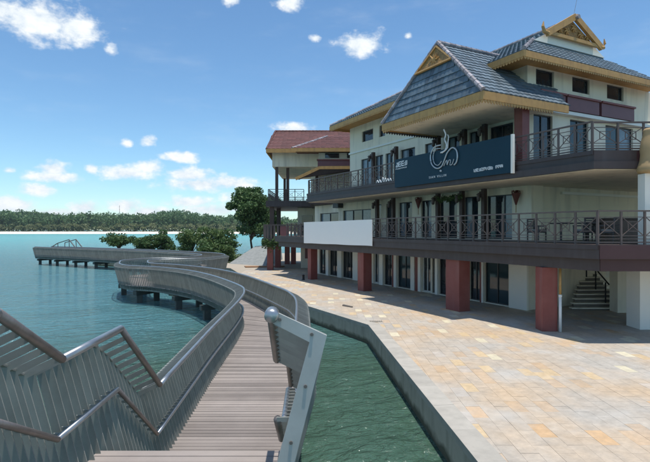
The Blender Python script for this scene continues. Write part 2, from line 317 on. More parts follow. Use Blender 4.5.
# ------------------------------------------------------------------ mesh helpers
class MB:
    def __init__(s): s.v = []; s.f = []
    def hexa(s, p):               # 8 points: bottom ring 0-3, top ring 4-7
        k = len(s.v); s.v += [tuple(q) for q in p]
        s.f += [(k, k+3, k+2, k+1), (k+4, k+5, k+6, k+7)] + [(k+i, k+(i+1) % 4, k+4+(i+1) % 4, k+4+i) for i in range(4)]
        return s
    def box(s, x0, x1, y0, y1, z0, z1):
        return s.hexa([(x0,y0,z0),(x1,y0,z0),(x1,y1,z0),(x0,y1,z0),(x0,y0,z1),(x1,y0,z1),(x1,y1,z1),(x0,y1,z1)])
    def prism(s, poly, z0, z1):   # poly of (x, y)
        k = len(s.v); n = len(poly)
        a = sum(poly[i][0]*poly[(i+1) % n][1]-poly[(i+1) % n][0]*poly[i][1] for i in range(n))
        if a < 0: poly = poly[::-1]
        s.v += [(x, y, z0) for x, y in poly] + [(x, y, z1) for x, y in poly]
        s.f += [tuple(range(k+n-1, k-1, -1)), tuple(range(k+n, k+2*n))] + [(k+i, k+(i+1) % n, k+n+(i+1) % n, k+n+i) for i in range(n)]
        return s
    def solid(s, top, bot):       # two matching rings of 3D points
        k = len(s.v); n = len(top); s.v += [tuple(p) for p in bot] + [tuple(p) for p in top]
        s.f += [tuple(range(k+n-1, k-1, -1)), tuple(range(k+n, k+2*n))] + [(k+i, k+(i+1) % n, k+n+(i+1) % n, k+n+i) for i in range(n)]
        return s
    def bar(s, p, q, a, b, up=(0, 0, 1)):
        p, q = Vector(p), Vector(q); d = (q-p).normalized(); u = Vector(up)
        if abs(d.dot(u)) > .98: u = Vector((1, 0, 0))
        x = d.cross(u).normalized() * a / 2; y = x.cross(d).normalized() * b / 2
        return s.hexa([p-x-y, p+x-y, q+x-y, q-x-y, p-x+y, p+x+y, q+x+y, q-x+y])
    def tube(s, pts, r, n=8, caps=True):
        pts = [Vector(p) for p in pts]; k = len(s.v); m = len(pts)
        rs = r if isinstance(r, (list, tuple)) else [r]*m
        for i, p in enumerate(pts):
            d = (pts[min(i+1, m-1)]-pts[max(i-1, 0)]).normalized()
            u = Vector((0, 0, 1)) if abs(d.z) < .95 else Vector((1, 0, 0))
            x = d.cross(u).normalized(); y = x.cross(d).normalized()
            for j in range(n):
                a = 2*math.pi*j/n; s.v.append(tuple(p+(x*math.cos(a)+y*math.sin(a))*rs[i]))
        for i in range(m-1):
            for j in range(n):
                s.f.append((k+i*n+j, k+i*n+(j+1) % n, k+(i+1)*n+(j+1) % n, k+(i+1)*n+j))
        if caps: s.f += [tuple(range(k+n-1, k-1, -1)), tuple(range(k+(m-1)*n, k+m*n))]
        return s
    def lathe(s, c, prof, n=16):
        k = len(s.v); m = len(prof)
        for r, z in prof:
            for j in range(n):
                a = 2*math.pi*j/n; s.v.append((c[0]+r*math.cos(a), c[1]+r*math.sin(a), c[2]+z))
        for i in range(m-1):
            for j in range(n): s.f.append((k+i*n+j, k+i*n+(j+1) % n, k+(i+1)*n+(j+1) % n, k+(i+1)*n+j))
        s.f += [tuple(range(k+n-1, k-1, -1)), tuple(range(k+(m-1)*n, k+m*n))]
        return s
    def mesh(s, name, m, smooth=False):
        me = bpy.data.meshes.new(name); me.from_pydata(s.v, [], s.f); me.materials.append(M[m]); me.update()
        if smooth: me.polygons.foreach_set('use_smooth', [True]*len(me.polygons))
        return me
    def build(s, name, m, parent=None, smooth=False, bevel=0):
        return link(name, s.mesh(name, m, smooth), parent, bevel=bevel)

def link(name, me, parent=None, loc=None, rot=None, bevel=0):
    o = bpy.data.objects.new(name, me); COL.objects.link(o)
    if loc is not None: o.location = loc
    if rot is not None: o.rotation_euler = rot
    if parent is not None:
        o.parent = parent
        o.matrix_parent_inverse = Matrix.LocRotScale(parent.location, parent.rotation_euler, (1, 1, 1)).inverted() if parent.parent is None else Matrix.Identity(4)
    if bevel:
        md = o.modifiers.new('bevel', 'BEVEL'); md.width = bevel; md.segments = 2; md.limit_method = 'ANGLE'
    return o
def tag(o, label=None, cat=None, group=None, kind=None):
    if label: o['label'] = label
    if cat: o['category'] = cat
    if group: o['group'] = group
    if kind: o['kind'] = kind
    return o
def thing(name, loc, label, cat, group=None, rz=0):
    o = bpy.data.objects.new(name, None); COL.objects.link(o); o.location = loc; o.rotation_euler = (0, 0, rz); o.empty_display_size = .3
    return tag(o, label, cat, group)

class Facade:
    """a vertical plane: s runs along it, z up, o outwards"""
    def __init__(s, org, d, nrm): s.o = Vector(org); s.d = Vector(d).normalized(); s.n = Vector(nrm).normalized()
    def p(s, a, z, out=0): return s.o + s.d*a + s.n*out + Vector((0, 0, z))
    def box(s, mb, a0, a1, z0, z1, o0, o1):
        return mb.hexa([s.p(a0, z0, o1), s.p(a1, z0, o1), s.p(a1, z0, o0), s.p(a0, z0, o0), s.p(a0, z1, o1), s.p(a1, z1, o1), s.p(a1, z1, o0), s.p(a0, z1, o0)])
    def wall(s, mb, a0, a1, z0, z1, ops, t=.3):
        ops = sorted(ops); cur = a0
        for (x0, x1, y0, y1) in ops:
            if x0 > cur: s.box(mb, cur, x0, z0, z1, -t, 0)
            if y0 > z0+.001: s.box(mb, x0, x1, z0, y0, -t, 0)
            if y1 < z1-.001: s.box(mb, x0, x1, y1, z1, -t, 0)
            cur = x1
        if cur < a1: s.box(mb, cur, a1, z0, z1, -t, 0)
    def window(s, parent, a0, a1, z0, z1, n=2, glass='glass', frame='frame', name='window', fw=.05, curtain=None, transom=False):
        f = MB(); o0, o1 = -.2, -.1
        s.box(f, a0, a0+fw, z0, z1, o0, o1); s.box(f, a1-fw, a1, z0, z1, o0, o1)
        s.box(f, a0+fw, a1-fw, z1-fw, z1, o0, o1); s.box(f, a0+fw, a1-fw, z0, z0+fw, o0, o1)
        iw = (a1-a0-2*fw)
        for i in range(1, n): x = a0+fw+iw*i/n; s.box(f, x-fw/2, x+fw/2, z0+fw, z1-fw, o0, o1)
        w = f.build(name, frame, parent)
        for i in range(n):
            x0 = a0+fw+iw*i/n+(fw/2 if i else 0)+.001; x1 = a0+fw+iw*(i+1)/n-(fw/2 if i < n-1 else 0)-.001
            g = MB(); s.box(g, x0, x1, z0+fw+.001, z1-fw-.001, -.165, -.145)
            g.build('pane', 'curtain' if curtain and i in curtain else glass, w)
        return w

def railing(fc, a0, a1, z0, h, parent, npan, name='balcony_railing', out=0.0):
    """top and bottom rail, posts and crossed lattice panels"""
    r = MB(); fc.box(r, a0, a1, z0+h-.05, z0+h, out-.035, out+.035); fc.box(r, a0, a1, z0+.06, z0+.10, out-.02, out+.02)
    ro = r.build(name, 'rail', parent)
    wd = (a1-a0)/npan
    for i in range(npan+1):
        x = a0+wd*i; b = MB(); fc.box(b, x-.03, x+.03, z0, z0+h-.05, out-.03, out+.03); b.build('post', 'rail', ro)
    for i in range(npan):
        x0, x1 = a0+wd*i+.03, a0+wd*(i+1)-.03; b = MB(); g = .022
        zt, zb = z0+h*.80, z0+h*.26
        for z in (zt, zb, z0+h*.17): fc.box(b, x0, x1, z-g/2, z+g/2, out-.012, out+.012)
        N = fc.n
        b.bar(fc.p(x0, zt, out), fc.p(x1, zb, out), g, g, N); b.bar(fc.p(x0, zb, out), fc.p(x1, zt, out+.004), g, g, N)
        xa, xb = x0+(x1-x0)*.28, x0+(x1-x0)*.72; za, zc = zb+(zt-zb)*.25, zb+(zt-zb)*.75
        for (p, q, u, v) in ((xa, xb, za, za), (xa, xb, zc, zc), (xa, xa, za, zc), (xb, xb, za, zc)):
            b.bar(fc.p(p, u, out-.002), fc.p(q, v, out-.002), g*.9, g*.9, N)
        b.build('lattice_panel', 'rail', ro)
    return ro

# ------------------------------------------------------------------ water, land
WZ = -0.72
lk = MB(); lk.v = [(-5000, -3000, WZ), (6000, -3000, WZ), (6000, 8000, WZ), (-5000, 8000, WZ)]; lk.f = [(0, 1, 2, 3)]
tag(lk.build('lake', 'water'), 'teal lake with small ripples reaching to the far beach', 'lake', kind='structure')

TERR = [(2.75, 1), (2.40, 7.6), (1.67, 18.6), (-.8, 23.2), (-2.55, 23.4), (-4.1, 25.9), (-6.3, 28.9), (-8.6, 31.3), (-10.2, 32.2), (-10.6, 33.3), (-10.4, 34.2), (-9.2, 34.8),
        (-7.9, 36.6), (-7.3, 41.2), (-8.9, 46.2), (-13, 50), (-20, 55), (-28, 59.5), (-30, 66), (-10, 74), (20, 95), (60, 95), (60, 1)]
tw = [W(a, b)[:2] for a, b in TERR]
terrace = MB().prism(tw, -2.2, -.022).build('terrace', 'concrete')
tag(terrace, 'paved waterfront terrace of mixed pale stone on a concrete quay', 'terrace', kind='structure')
jt = MB(); k = [(p[0], p[1], -.0065) for p in tw]; jt.v = k; jt.f = [tuple(range(len(k)))[::-1]]
jo = jt.build('mortar_bed', 'joint', terrace)

def inpoly(x, y, P):
    c = False; j = len(P)-1
    for i in range(len(P)):
        if (P[i][1] > y) != (P[j][1] > y) and x < (P[j][0]-P[i][0])*(y-P[i][1])/(P[j][1]-P[i][1])+P[i][0]: c = not c
        j = i
    return c
# coping stones along the channel
edge = [(2.75, 1), (2.40, 7.6), (1.67, 18.6), (-.8, 23.2), (-2.3, 23.38)]
CW = .42
def offs(P, w):
    out = []
    for i, p in enumerate(P):
        a = Vector(P[max(i-1, 0)]); b = Vector(P[min(i+1, len(P)-1)]); p = Vector(p)
        d1 = (p-a).normalized() if i else (b-p).normalized(); d2 = (b-p).normalized() if i < len(P)-1 else d1
        n1 = Vector((d1.y, -d1.x)); n2 = Vector((d2.y, -d2.x)); n = (n1+n2).normalized(); k = w/max(.4, n.dot(n1)); out.append(p+n*k)
    return out
inner = offs(edge, CW); outer = offs(edge, -.03)
for i in range(len(edge)-1):
    L = (Vector(edge[i+1])-Vector(edge[i])).length; n = max(1, round(L/1.25))
    for j in range(n):
        q = []
        for t in (j/n, (j+1)/n):
            g = .002/L*(1 if t == j/n else -1); q.append((outer[i].lerp(outer[i+1], t+g), inner[i].lerp(inner[i+1], t+g)))
        P = [q[0][0], q[0][1], q[1][1], q[1][0]]
        MB().prism([W(p.x, p.y)[:2] for p in P], -.13, .006+random.uniform(-.002, .002)).build('coping_stone', 'coping', terrace)
# quay wall formwork joints: thin upright ribs every few metres
for i in range(len(edge)-2):
    a, b = Vector(edge[i]), Vector(edge[i+1]); L = (b-a).length; n = max(1, round(L/3.1)); d = (b-a)/L; nn = Vector((-d.y, d.x))
    for j in range(n):
        c0 = a+d*(L*j/n+.006); c1 = a+d*(L*(j+1)/n-.006)
        P = [c0+nn*.018, c1+nn*.018, c1-nn*.1, c0-nn*.1]
        MB().prism([W(p.x, p.y)[:2] for p in P], -2.0, -.131).build('quay_panel', 'concrete', terrace)

# paving stones, laid square to the quay
TWD, TDP = .30, .60
tm = MB().box(-TWD/2+.0018, TWD/2-.0018, -TDP/2+.0018, TDP/2-.0018, -.017, 0).mesh('paving_stone', 'paving')
cand = []
edgein = [(p.x, p.y) for p in inner]
lim = TERR[:1]
def tiles_region(l, d):
    if not (-9 < l < 26 and 3 < d < 46): return False
    return inpoly(l, d, TERR)
PAVE = [tuple(inner[0]), tuple(inner[1]), tuple(inner[2]), tuple(inner[3]), (-2.0, 23.9), (-3.6, 26.2), (-5.9, 29.3), (-8.2, 31.9), (-8.7, 35.1), (-7.5, 37), (-6.9, 41.3), (-6.6, 46), (26, 46), (26, 3)]
ni = 0
for i in range(int(-9/TWD), int(26/TWD)):
    for j in range(0, int(46/TDP)):
        l = i*TWD; d = j*TDP+(TDP/2 if i % 2 else 0)+.1
        cs = [(l+a*TWD/2, d+b*TDP/2) for a in (-1, 1) for b in (-1, 1)]
        ins = [inpoly(x, y, PAVE) for x, y in cs]
        if not any(ins): continue
        full = all(ins)
        if d < 2.5: continue
        sx = CX+F*l/d; sy = CY+F*H/d
        if d < 2.8: continue
        area = TWD*TDP*F*F*H/d**3
        vis = 0 <= sx <= 650 and sy <= 466 and not (sx < 325+F*2.6/7.6*0 )
        cand.append((area if vis else 0, l, d, full))
cand.sort(reverse=True)
rest_v = []; nobj = 0
def clip(poly, P):                # cut a stone along the coping's inner line beside it
    out = [Vector(p) for p in poly]; dc = sum(p.y for p in out)/len(out)
    for i in range(3):
        a, b = Vector(P[i]), Vector(P[i+1])
        if not (a.y-.3 <= dc < b.y+.3): continue
        d = (b-a).normalized(); nn = Vector((d.y, -d.x)); res = []
        for k in range(len(out)):
            p, q = out[k], out[(k+1) % len(out)]; sp, sq = (p-a).dot(nn)-.004, (q-a).dot(nn)-.004
            if sp >= 0: res.append(p)
            if (sp >= 0) != (sq >= 0): res.append(p.lerp(q, sp/(sp-sq)))
        out = res
        if len(out) < 3: return []
    return out
stuffm = MB()
for area, l, d, full in cand:
    z = random.uniform(-.002, .0015)
    if full and nobj < 300 and area > 0:
        o = link('paving_stone', tm, terrace, loc=W(l, d, z), rot=(random.uniform(-.003, .003), random.uniform(-.003, .003), -TH)); nobj += 1
    else:
        g = .0018; poly = [(l-TWD/2+g, d-TDP/2+g), (l+TWD/2-g, d-TDP/2+g), (l+TWD/2-g, d+TDP/2-g), (l-TWD/2+g, d+TDP/2-g)]
        if not full: poly = clip(poly, PAVE)
        if len(poly) < 3: continue
        stuffm.prism([W(p[0], p[1])[:2] for p in poly], -.017, z)
tag(stuffm.build('paving_stones', 'paving', terrace), kind='stuff')

# planting bed with soil rim and the grey stone bank beyond the paving
bed = MB().prism([W(a, b)[:2] for a, b in ((-28.5, 60.2), (-20, 56.4), (-12, 53.6), (-7, 53), (-6.5, 58), (-9, 72), (-29, 65.6))], -.02, .12).build('planting_bed', 'grass')
tag(bed, 'green planting bed behind the far bend of the boardwalk', 'planting bed', kind='structure')
so = MB().prism([W(a, b)[:2] for a, b in ((-7.6, 46.8), (-4.0, 47.4), (-4.0, 48.4), (-7.9, 48.0))], -.02, .09).build('soil_strip', 'soil')
tag(so, 'orange soil strip at the end of the paving', 'soil', kind='structure')
bk = MB(); a = [W(-10.3, 52.5, 0), W(-5.9, 49.2, 0), W(-5.2, 60, 0), W(-9.3, 61, 0)]; t = [W(-9.2, 55.0, .9), W(-6.0, 54.6, 1.7), W(-5.4, 59.9, 1.9), W(-8.6, 60.6, 1.6)]
bk.solid(t, a); tag(bk.build('stone_bank', 'stonewall'), 'grey sloping stone bank below the round tree', 'bank', kind='structure')

# far shore
fs = MB().prism([W(a, b)[:2] for a, b in ((-900, 592), (-420, 577), (-250, 580), (-120, 588), (100, 626), (700, 666), (900, 1500), (-1200, 1500))], -3, 1.2).build('far_shore', 'land')
tag(fs, 'wooded far shore across the lake', 'shore', kind='structure')
be = MB(); pr = []
bl = [(-900, 548), (-420, 531), (-300, 536), (-200, 541), (-120, 546), (-40, 560), (100, 585), (700, 620)]
for (l, d) in bl: pr.append((W(l, d, WZ-.3), W(l, d+50, 1.7)))
for i, (p, q) in enumerate(pr): be.v += [p, q]
be.f = [(2*i, 2*i+2, 2*i+3, 2*i+1) for i in range(len(pr)-1)]
tag(be.build('beach', 'sand'), 'strip of white sand along the far shore', 'beach', kind='structure')

# ------------------------------------------------------------------ boardwalk
RZ = 1.5; DZ = .35
Lc = [(-2.24, 6.65), (-2.33, 8.65), (-2.43, 10.8), (-2.56, 14.6), (-2.78, 16.9), (-3.3, 18.7), (-5.2, 22.6), (-7.2, 25.6), (-9.6, 27.9), (-11.5, 28.9), (-12.6, 30.2), (-13.4, 32.0), (-14.0, 34.0), (-13.3, 36.0),
      (-12.2, 36.9), (-11.2, 37.5), (-10.5, 38.6), (-10.3, 40.9), (-11.3, 43.2), (-14.5, 46.4), (-20, 51), (-28, 56), (-36.4, 61.5)]
Rc = [(-.46, 6.65), (-.54, 8.65), (-.64, 10.8), (-.84, 14.4), (-1.14, 16.2), (-1.66, 17.8), (-3.85, 23.0), (-6.1, 26.7), (-8.9, 29.6), (-10.6, 30.7), (-11.3, 31.4), (-11.8, 32.6), (-12.2, 33.9), (-12.0, 34.8),
      (-11.4, 35.2), (-9.9, 35.9), (-8.8, 37.3), (-8.4, 41.2), (-10.1, 45), (-13.6, 48.2), (-19.2, 52.8), (-27.1, 57.9), (-35.4, 63.3)]
def crom(P, n=24):
    P = [Vector(p) for p in P]; out = []
    for i in range(len(P)-1):
        a, b, c, d = P[max(i-1, 0)], P[i], P[i+1], P[min(i+2, len(P)-1)]
        for k in range(n):
            t = k/n; out.append(.5*((2*b)+(c-a)*t+(2*a-5*b+4*c-d)*t*t+(3*b-a-3*c+d)*t**3))
    out.append(P[-1]); return out
Ld, Rd = crom(Lc), crom(Rc)
def resample(P3, step):
    P3 = [Vector(p) for p in P3]; L = [0]
    for i in range(1, len(P3)): L.append(L[-1]+(P3[i].xy-P3[i-1].xy).length)
    n = int(L[-1]/step); out = []; j = 0
    for k in range(n+1):
        s = k*step
        while j < len(L)-2 and L[j+1] < s: j += 1
        t = (s-L[j])/max(1e-9, L[j+1]-L[j]); p = P3[j].lerp(P3[j+1], min(t, 1)); out.append(p)
    return out
ZT = 3.08; ZM = 2.52
Lpath = [(-2.0, -1.2, ZT), (-2.05, 3.06, ZT), (-2.2, 4.1, ZM), (-2.24, 5.38, ZM)] + [(p.x, p.y, RZ) for p in Ld]
Rpath = [(-.335, 3.1, ZT-.01), (-.40, 4.1, ZM), (-.44, 5.38, ZM)] + [(p.x, p.y, RZ) for p in Rd]

bw = MB()                         # underframe along the deck
ub = resample([((a.x+b.x)/2, (a.y+b.y)/2, 0) for a, b in zip(Ld, Rd)], 1.0)
board = thing('boardwalk', W(-1.4, 6.8, 0), None, None); board['kind'] = 'structure'; board['label'] = 'winding timber boardwalk on dark piles over the lake'
def frame2(P, i):
    a, b = P[max(i-1, 0)], P[min(i+1, len(P)-1)]; d = (b-a).xy.normalized(); return d, Vector((-d.y, d.x))
for side in (-.55, .55):
    pts = []
    for i in range(len(ub)):
        d, nn = frame2(ub, i); q = ub[i].xy+nn*side; pts.append(q)
    b = MB()
    for i in range(len(pts)-1): b.bar(W(pts[i].x, pts[i].y, .14), W(pts[i+1].x, pts[i+1].y, .14), .14, .26)
    b.build('joist', 'pile', board)
for i in range(2, len(ub), 4):
    d, nn = frame2(ub, i)
    b = MB(); p, q = ub[i].xy-nn*.95, ub[i].xy+nn*.95
    b.bar(W(p.x, p.y, -.12), W(q.x, q.y, -.12), .3, .24); b.build('cross_beam', 'pile', board)
    for s_ in (-.62, .62):
        p = ub[i].xy+nn*s_; x, y, _ = W(p.x, p.y); MB().box(x-.16, x+.16, y-.16, y+.16, -3, -.24).build('pile', 'pile', board)
# planks: one by one near, one mass beyond
n = 0; st = MB(); cl = [0]
mid = [((a+b)/2) for a, b in zip(Ld, Rd)]
for i in range(1, len(mid)): cl.append(cl[-1]+(mid[i]-mid[i-1]).length)
PW = .118
def at(P, s):
    j = int(np.searchsorted(cl, s))-1; j = max(0, min(j, len(P)-2)); t = (s-cl[j])/max(1e-9, cl[j+1]-cl[j]); return P[j].lerp(P[j+1], t)
k = 0
while (k+1)*PW < cl[-1]-.2:
    s0, s1 = k*PW+.006, (k+1)*PW-.006
    a0, a1, b0, b1 = at(Ld, s0), at(Ld, s1), at(Rd, s0), at(Rd, s1)
    e = .05+random.uniform(0, .05); dl = (a0-b0).normalized()*e; dr = (b0-a0).normalized()*.06
    zz = DZ+random.uniform(-.004, .003)
    P = [a0+dl, b0+dr, b1+dr, a1+dl]
    tgt = MB() if k < 110 else st
    tgt.prism([W(p.x, p.y)[:2] for p in P], DZ-.04, zz)
    if k < 110: tgt.build('plank', 'plank', board)
    k += 1
tag(st.build('planks', 'planks', board), kind='stuff')
# the stair down from the upper landing where the viewer stands
def slab(l0, l1, d0, d1, z0, z1, name, m='plank'):
    return MB().prism([W(a, b)[:2] for a, b in ((l0, d0), (l1, d0), (l1, d1), (l0, d1))], z0, z1).build(name, m, board)
TOPZ, MIDZ = ZT-1.14, ZM-1.14
def planked(l0, l1, d0, d1, z):
    n = round((d1-d0)/PW); p = (d1-d0)/n
    for i in range(n): slab(l0, l1, d0+i*p+.004, d0+(i+1)*p-.004, z-.035, z+random.uniform(-.003, .002), 'plank')
planked(-2.1, -.38, -1.0, 2.85, TOPZ)
for i in range(2): slab(-2.2, -.36, 2.86+i*.3, 2.86+(i+1)*.3-.005, TOPZ-(i+1)*(TOPZ-MIDZ)/3-.04, TOPZ-(i+1)*(TOPZ-MIDZ)/3, 'step')
planked(-2.28, -.40, 3.47, 4.93, MIDZ)
for i in range(5): slab(-2.3, -.42, 4.94+i*.25, 4.94+(i+1)*.25-.005, MIDZ-(i+1)*(MIDZ-DZ)/6-.04, MIDZ-(i+1)*(MIDZ-DZ)/6, 'step')
planked(-2.3, -.42, 6.19, 6.64, DZ)
for l in (-2.12, -.55):           # stringers
    b = MB()
    b.bar(W(l, -.9, TOPZ-.2), W(l, 2.9, TOPZ-.2), .1, .3); b.bar(W(l, 2.8, TOPZ-.25), W(l, 3.6, MIDZ-.2), .1, .3); b.bar(W(l, 3.5, MIDZ-.2), W(l, 4.95, MIDZ-.2), .1, .3)
    b.bar(W(l, 4.85, MIDZ-.24), W(l, 6.3, DZ-.2), .1, .3); b.bar(W(l, 6.2, DZ-.2), W(l, 6.9, DZ-.2), .1, .3); b.build('stringer', 'pile', board)
for d in (0.2, 3.9):
    for l in (-2.0, -.6): x, y, _ = W(l, d); MB().box(x-.15, x+.15, y-.15, y+.15, -3, 1.0 if d > 3 else 1.55).build('pile', 'pile', board)

# ------------------------------------------------------------------ fin railings
PROF = [(0.0, .022), (.345, -.135), (-.005, -1.46), (-.085, -1.46), (.262, -.165), (0.0, -.033)]
def rib_points(p, d, nn, t):      # p (lat,dep,z); d along; nn outwards
    out = []
    for sgn in (-1, 1):
        for (o, z) in PROF:
            q = p.xy+nn*o+d*(t/2*sgn); out.append(W(q.x, q.y, p.z+z))
    return out
def rib_mesh(mb, pts):
    k = len(mb.v); n = len(PROF); mb.v += pts
    a = list(range(k, k+n)); b = list(range(k+n, k+2*n))
    mb.f += [tuple(a), tuple(b[::-1])]+[(a[i], b[i], b[(i+1) % n], a[(i+1) % n]) for i in range(n)]
def fin_railing(path, side, label, nobj, endcap):
    P = resample(path, .135 if side < 0 else .095)
    root = thing('fin_railing', W(path[0][0], path[0][1], path[0][2]-1.2), label, 'railing', 'fin railings along the boardwalk')
    def dn(i):
        a, b = P[max(i-1, 0)], P[min(i+1, len(P)-1)]; d = (b-a).xy.normalized(); return d, Vector((d.y, -d.x))*(1 if side > 0 else -1)
    st = MB(); cnt = 0; brk = MB(); brs = MB()
    proto = MB(); rib_mesh(proto, [(o, sgn*.005, z) for sgn in (-1, 1) for (o, z) in PROF])
    pm = proto.mesh('fin', 'ribobj')
    for i, p in enumerate(P):
        d, nn = dn(i)
        vis = p.y > 2.4
        if vis and cnt < nobj:
            cnt += 1
            wn_ = Vector(W(nn.x, nn.y)).xy      # outward in world
            o = link('fin', pm, root, loc=W(p.x, p.y, p.z), rot=(0, 0, math.atan2(wn_.y, wn_.x)))
        else: rib_mesh(st, rib_points(p, d, nn, .010))
        q0, q1 = p.xy+nn*.03, p.xy+nn*.115
        (brk if p.y < 30 else brs).bar(W(q0.x, q0.y, p.z-.67), W(q1.x, q1.y, p.z-.67), .012, .03)
    if st.v: tag(st.build('fins', 'ribs', root), kind='stuff')
    brk.f += [tuple(i+len(brk.v) for i in f) for f in brs.f]; brk.v += brs.v
    tag(brk.build('handrail_brackets', 'ribs', root), kind='stuff')
    # pipes: broken at the corners of the stair as in a welded rail
    fine = [Vector(p) for p in path]
    nst = 4 if side < 0 else 3
    stair = fine[:nst+1]; curve = resample([tuple(p) for p in fine[nst:]], .45)+[fine[-1]]
    for off, out, r, nm in ((0, 0, .036, 'handrail'), (-.67, .035, .026, 'lower_handrail')):
        def pp(p, d): nn = Vector((d.y, -d.x))*(1 if side > 0 else -1); q = p.xy+nn*out; return W(q.x, q.y, p.z+off)
        for i in range(len(stair)-1):
            d = (stair[i+1]-stair[i]).xy.normalized()
            b = MB(); b.tube([pp(stair[i], d), pp(stair[i+1], d)], r, 12)
            slope = abs(stair[i+1].z-stair[i].z) > .1
            b.build(nm, 'steelw' if slope else 'steel', root, smooth=True)
        pts = []
        for i in range(len(curve)):
            d = (curve[min(i+1, len(curve)-1)]-curve[max(i-1, 0)]).xy.normalized(); pts.append(pp(curve[i], d))
        MB().tube(pts, r, 10).build(nm, 'steel', root, smooth=True)
    # a flat bar that ties the fins at the elbow and one at the foot
    for (o, z, a, b_, nm) in ((.30, -.135, .05, .012, 'elbow_bar'), (-.03, -1.40, .012, .08, 'foot_bar')):
        m = MB(); pts = []
        for i in range(0, len(P), 3):
            d, nn = dn(i); q = P[i].xy+nn*o; pts.append(W(q.x, q.y, P[i].z+z))
        for i in range(len(pts)-1): m.bar(pts[i], pts[i+1], a, b_)
        m.build(nm, 'ribs', root)
    if endcap:
        d = (fine[1]-fine[0]).xy.normalized(); nn = Vector((d.y, -d.x))
        m = MB(); pr = [(0.0, .03), (.345, -.135), (.005, -1.46), (-.11, -1.46), (.236, -.175), (0.0, -.05)]
        ring = lambda s_: [W(*(fine[0].xy+nn*o+d*s_), fine[0].z+z) for o, z in pr]
        m.solid(ring(-.04), ring(-.015)); m.build('end_plate', 'plate', root)
        for (o_, z_) in ((.05, -.03), (.25, -.125), (.21, -.45), (.12, -.80)):
            c_ = fine[0].xy+nn*o_; MB().tube([W(*(c_-d*.052), fine[0].z+z_), W(*(c_-d*.04), fine[0].z+z_)], .011, 8).build('bolt', 'steelw', root)
        MB().tube([W(*(fine[0].xy-d*.10), fine[0].z), W(*(fine[0].xy-d*.085), fine[0].z), W(*(fine[0].xy+d*.02), fine[0].z)], [.028, .045, .045], 14).build('end_cap', 'steel', root, smooth=True)
    return root
fin_railing(Lpath, -1, 'grey fin railing on the lake side, folding down beside the near stair', 150, False)
fin_railing(Rpath, 1, 'grey fin railing with a broad end plate on the channel side of the boardwalk', 145, True)
# small ramp rail at the far end of the boardwalk
m = MB()
for a, b in (((-33.6, 60.2, 1.5), (-32.5, 59.6, 2.0)), ((-32.5, 59.6, 2.0), (-30.6, 58.6, 2.45)), ((-30.6, 58.6, 2.45), (-29.6, 58.1, 1.5)), ((-32.5, 59.6, 2.0), (-32.4, 59.5, .4)), ((-30.6, 58.6, 2.45), (-30.5, 58.5, .4)), ((-33.6, 60.2, 1.5), (-33.6, 60.2, .4)), ((-29.6, 58.1, 1.5), (-29.6, 58.1, .4)),
             ((-32.5, 61.2, 2.0), (-30.6, 60.2, 2.45)), ((-30.6, 60.2, 2.45), (-29.6, 59.7, 1.5)), ((-32.5, 61.2, 2.0), (-32.5, 61.2, .4)), ((-30.6, 60.2, 2.45), (-30.5, 60.2, .4)), ((-29.6, 59.7, 1.5), (-29.6, 59.7, .4))): m.bar(W(*a), W(*b), .09, .09)
tag(m.build('stair_rail', 'steelw'), 'bent grey stair rail at the far end of the boardwalk', 'railing')

# ------------------------------------------------------------------ the hotel
WX, WY = 18.2, 15.3               # lake wall plane and end wall plane
F1, F2 = 3.13, 6.24
hotel = thing('waterfront_hotel', (WX+4, WY+8, 0), 'cream three storey waterfront hotel with dark balconies and blue tiled roofs', 'hotel')
FX = Facade((WX, 0, 0), (0, 1, 0), (-1, 0, 0))           # lake front, s = Y
FY = Facade((0, WY, 0), (1, 0, 0), (0, -1, 0))           # end wall, s = X
def yr(a, b, X=WX): return sorted((YX(a, X), YX(b, X)))

# ground floor: white piers between dark glass doors
gops = []; gl = [(319.5, 326.5, 0), (329.5, 338, 0), (342.5, 353.5, 0), (373.5, 380, 1), (384, 392.5, 0), (397.5, 411.5, 2), (421.8, 430.5, 1), (432, 435.5, 0), (439, 452, 0), (455, 467, 1), (469.5, 480.5, 0), (484.5, 508.5, 2)]
gw = MB()
for a, b, k in gl:
    y0, y1 = yr(a, b); gops.append((y0, y1, .05, 2.35))
FX.wall(gw, WY, 37.0, 0, F1-.5, gops); 
gw.box(WX+.3, WX+12, WY+.02, WY+.32, 0, F1-.5)
gw.build('ground_floor_wall', 'plaster2', hotel)
for (a, b, k), (y0, y1, z0, z1) in zip(gl, gops):
    FX.window(hotel, y0, y1, z0, z1, 2 if y1-y0 < 1.6 else 3, 'glassb' if k == 2 else 'glass', 'wframe' if k == 1 else 'frame', 'glass_door')
for a, b in ((415.7, 418.5), (392.6, 394.5), (480.6, 482.6)):   # maroon strips between the doors
    y0, y1 = yr(a, b); q = MB(); FX.box(q, y0, y1, .001, F1-.52, 0.002, .06); q.build('door_surround', 'maroon', hotel)
for a, b in ((326.7, 329.3), (338.2, 342.3), (353.7, 358.5), (380.2, 383.8), (394.8, 397.2), (411.7, 415.4), (419, 421.6), (436, 438.7), (482.8, 484.3)):
    y0, y1 = yr(a, b); q = MB(); FX.box(q, y0, y1, .001, F1-.515, 0.002, .10); q.build('pier', 'white', hotel)
y0, y1 = yr(511, 528.5); q = MB(); FX.box(q, y0-.0, y1, .001, F1-.51, .002, .12); q.build('pier', 'white', hotel)

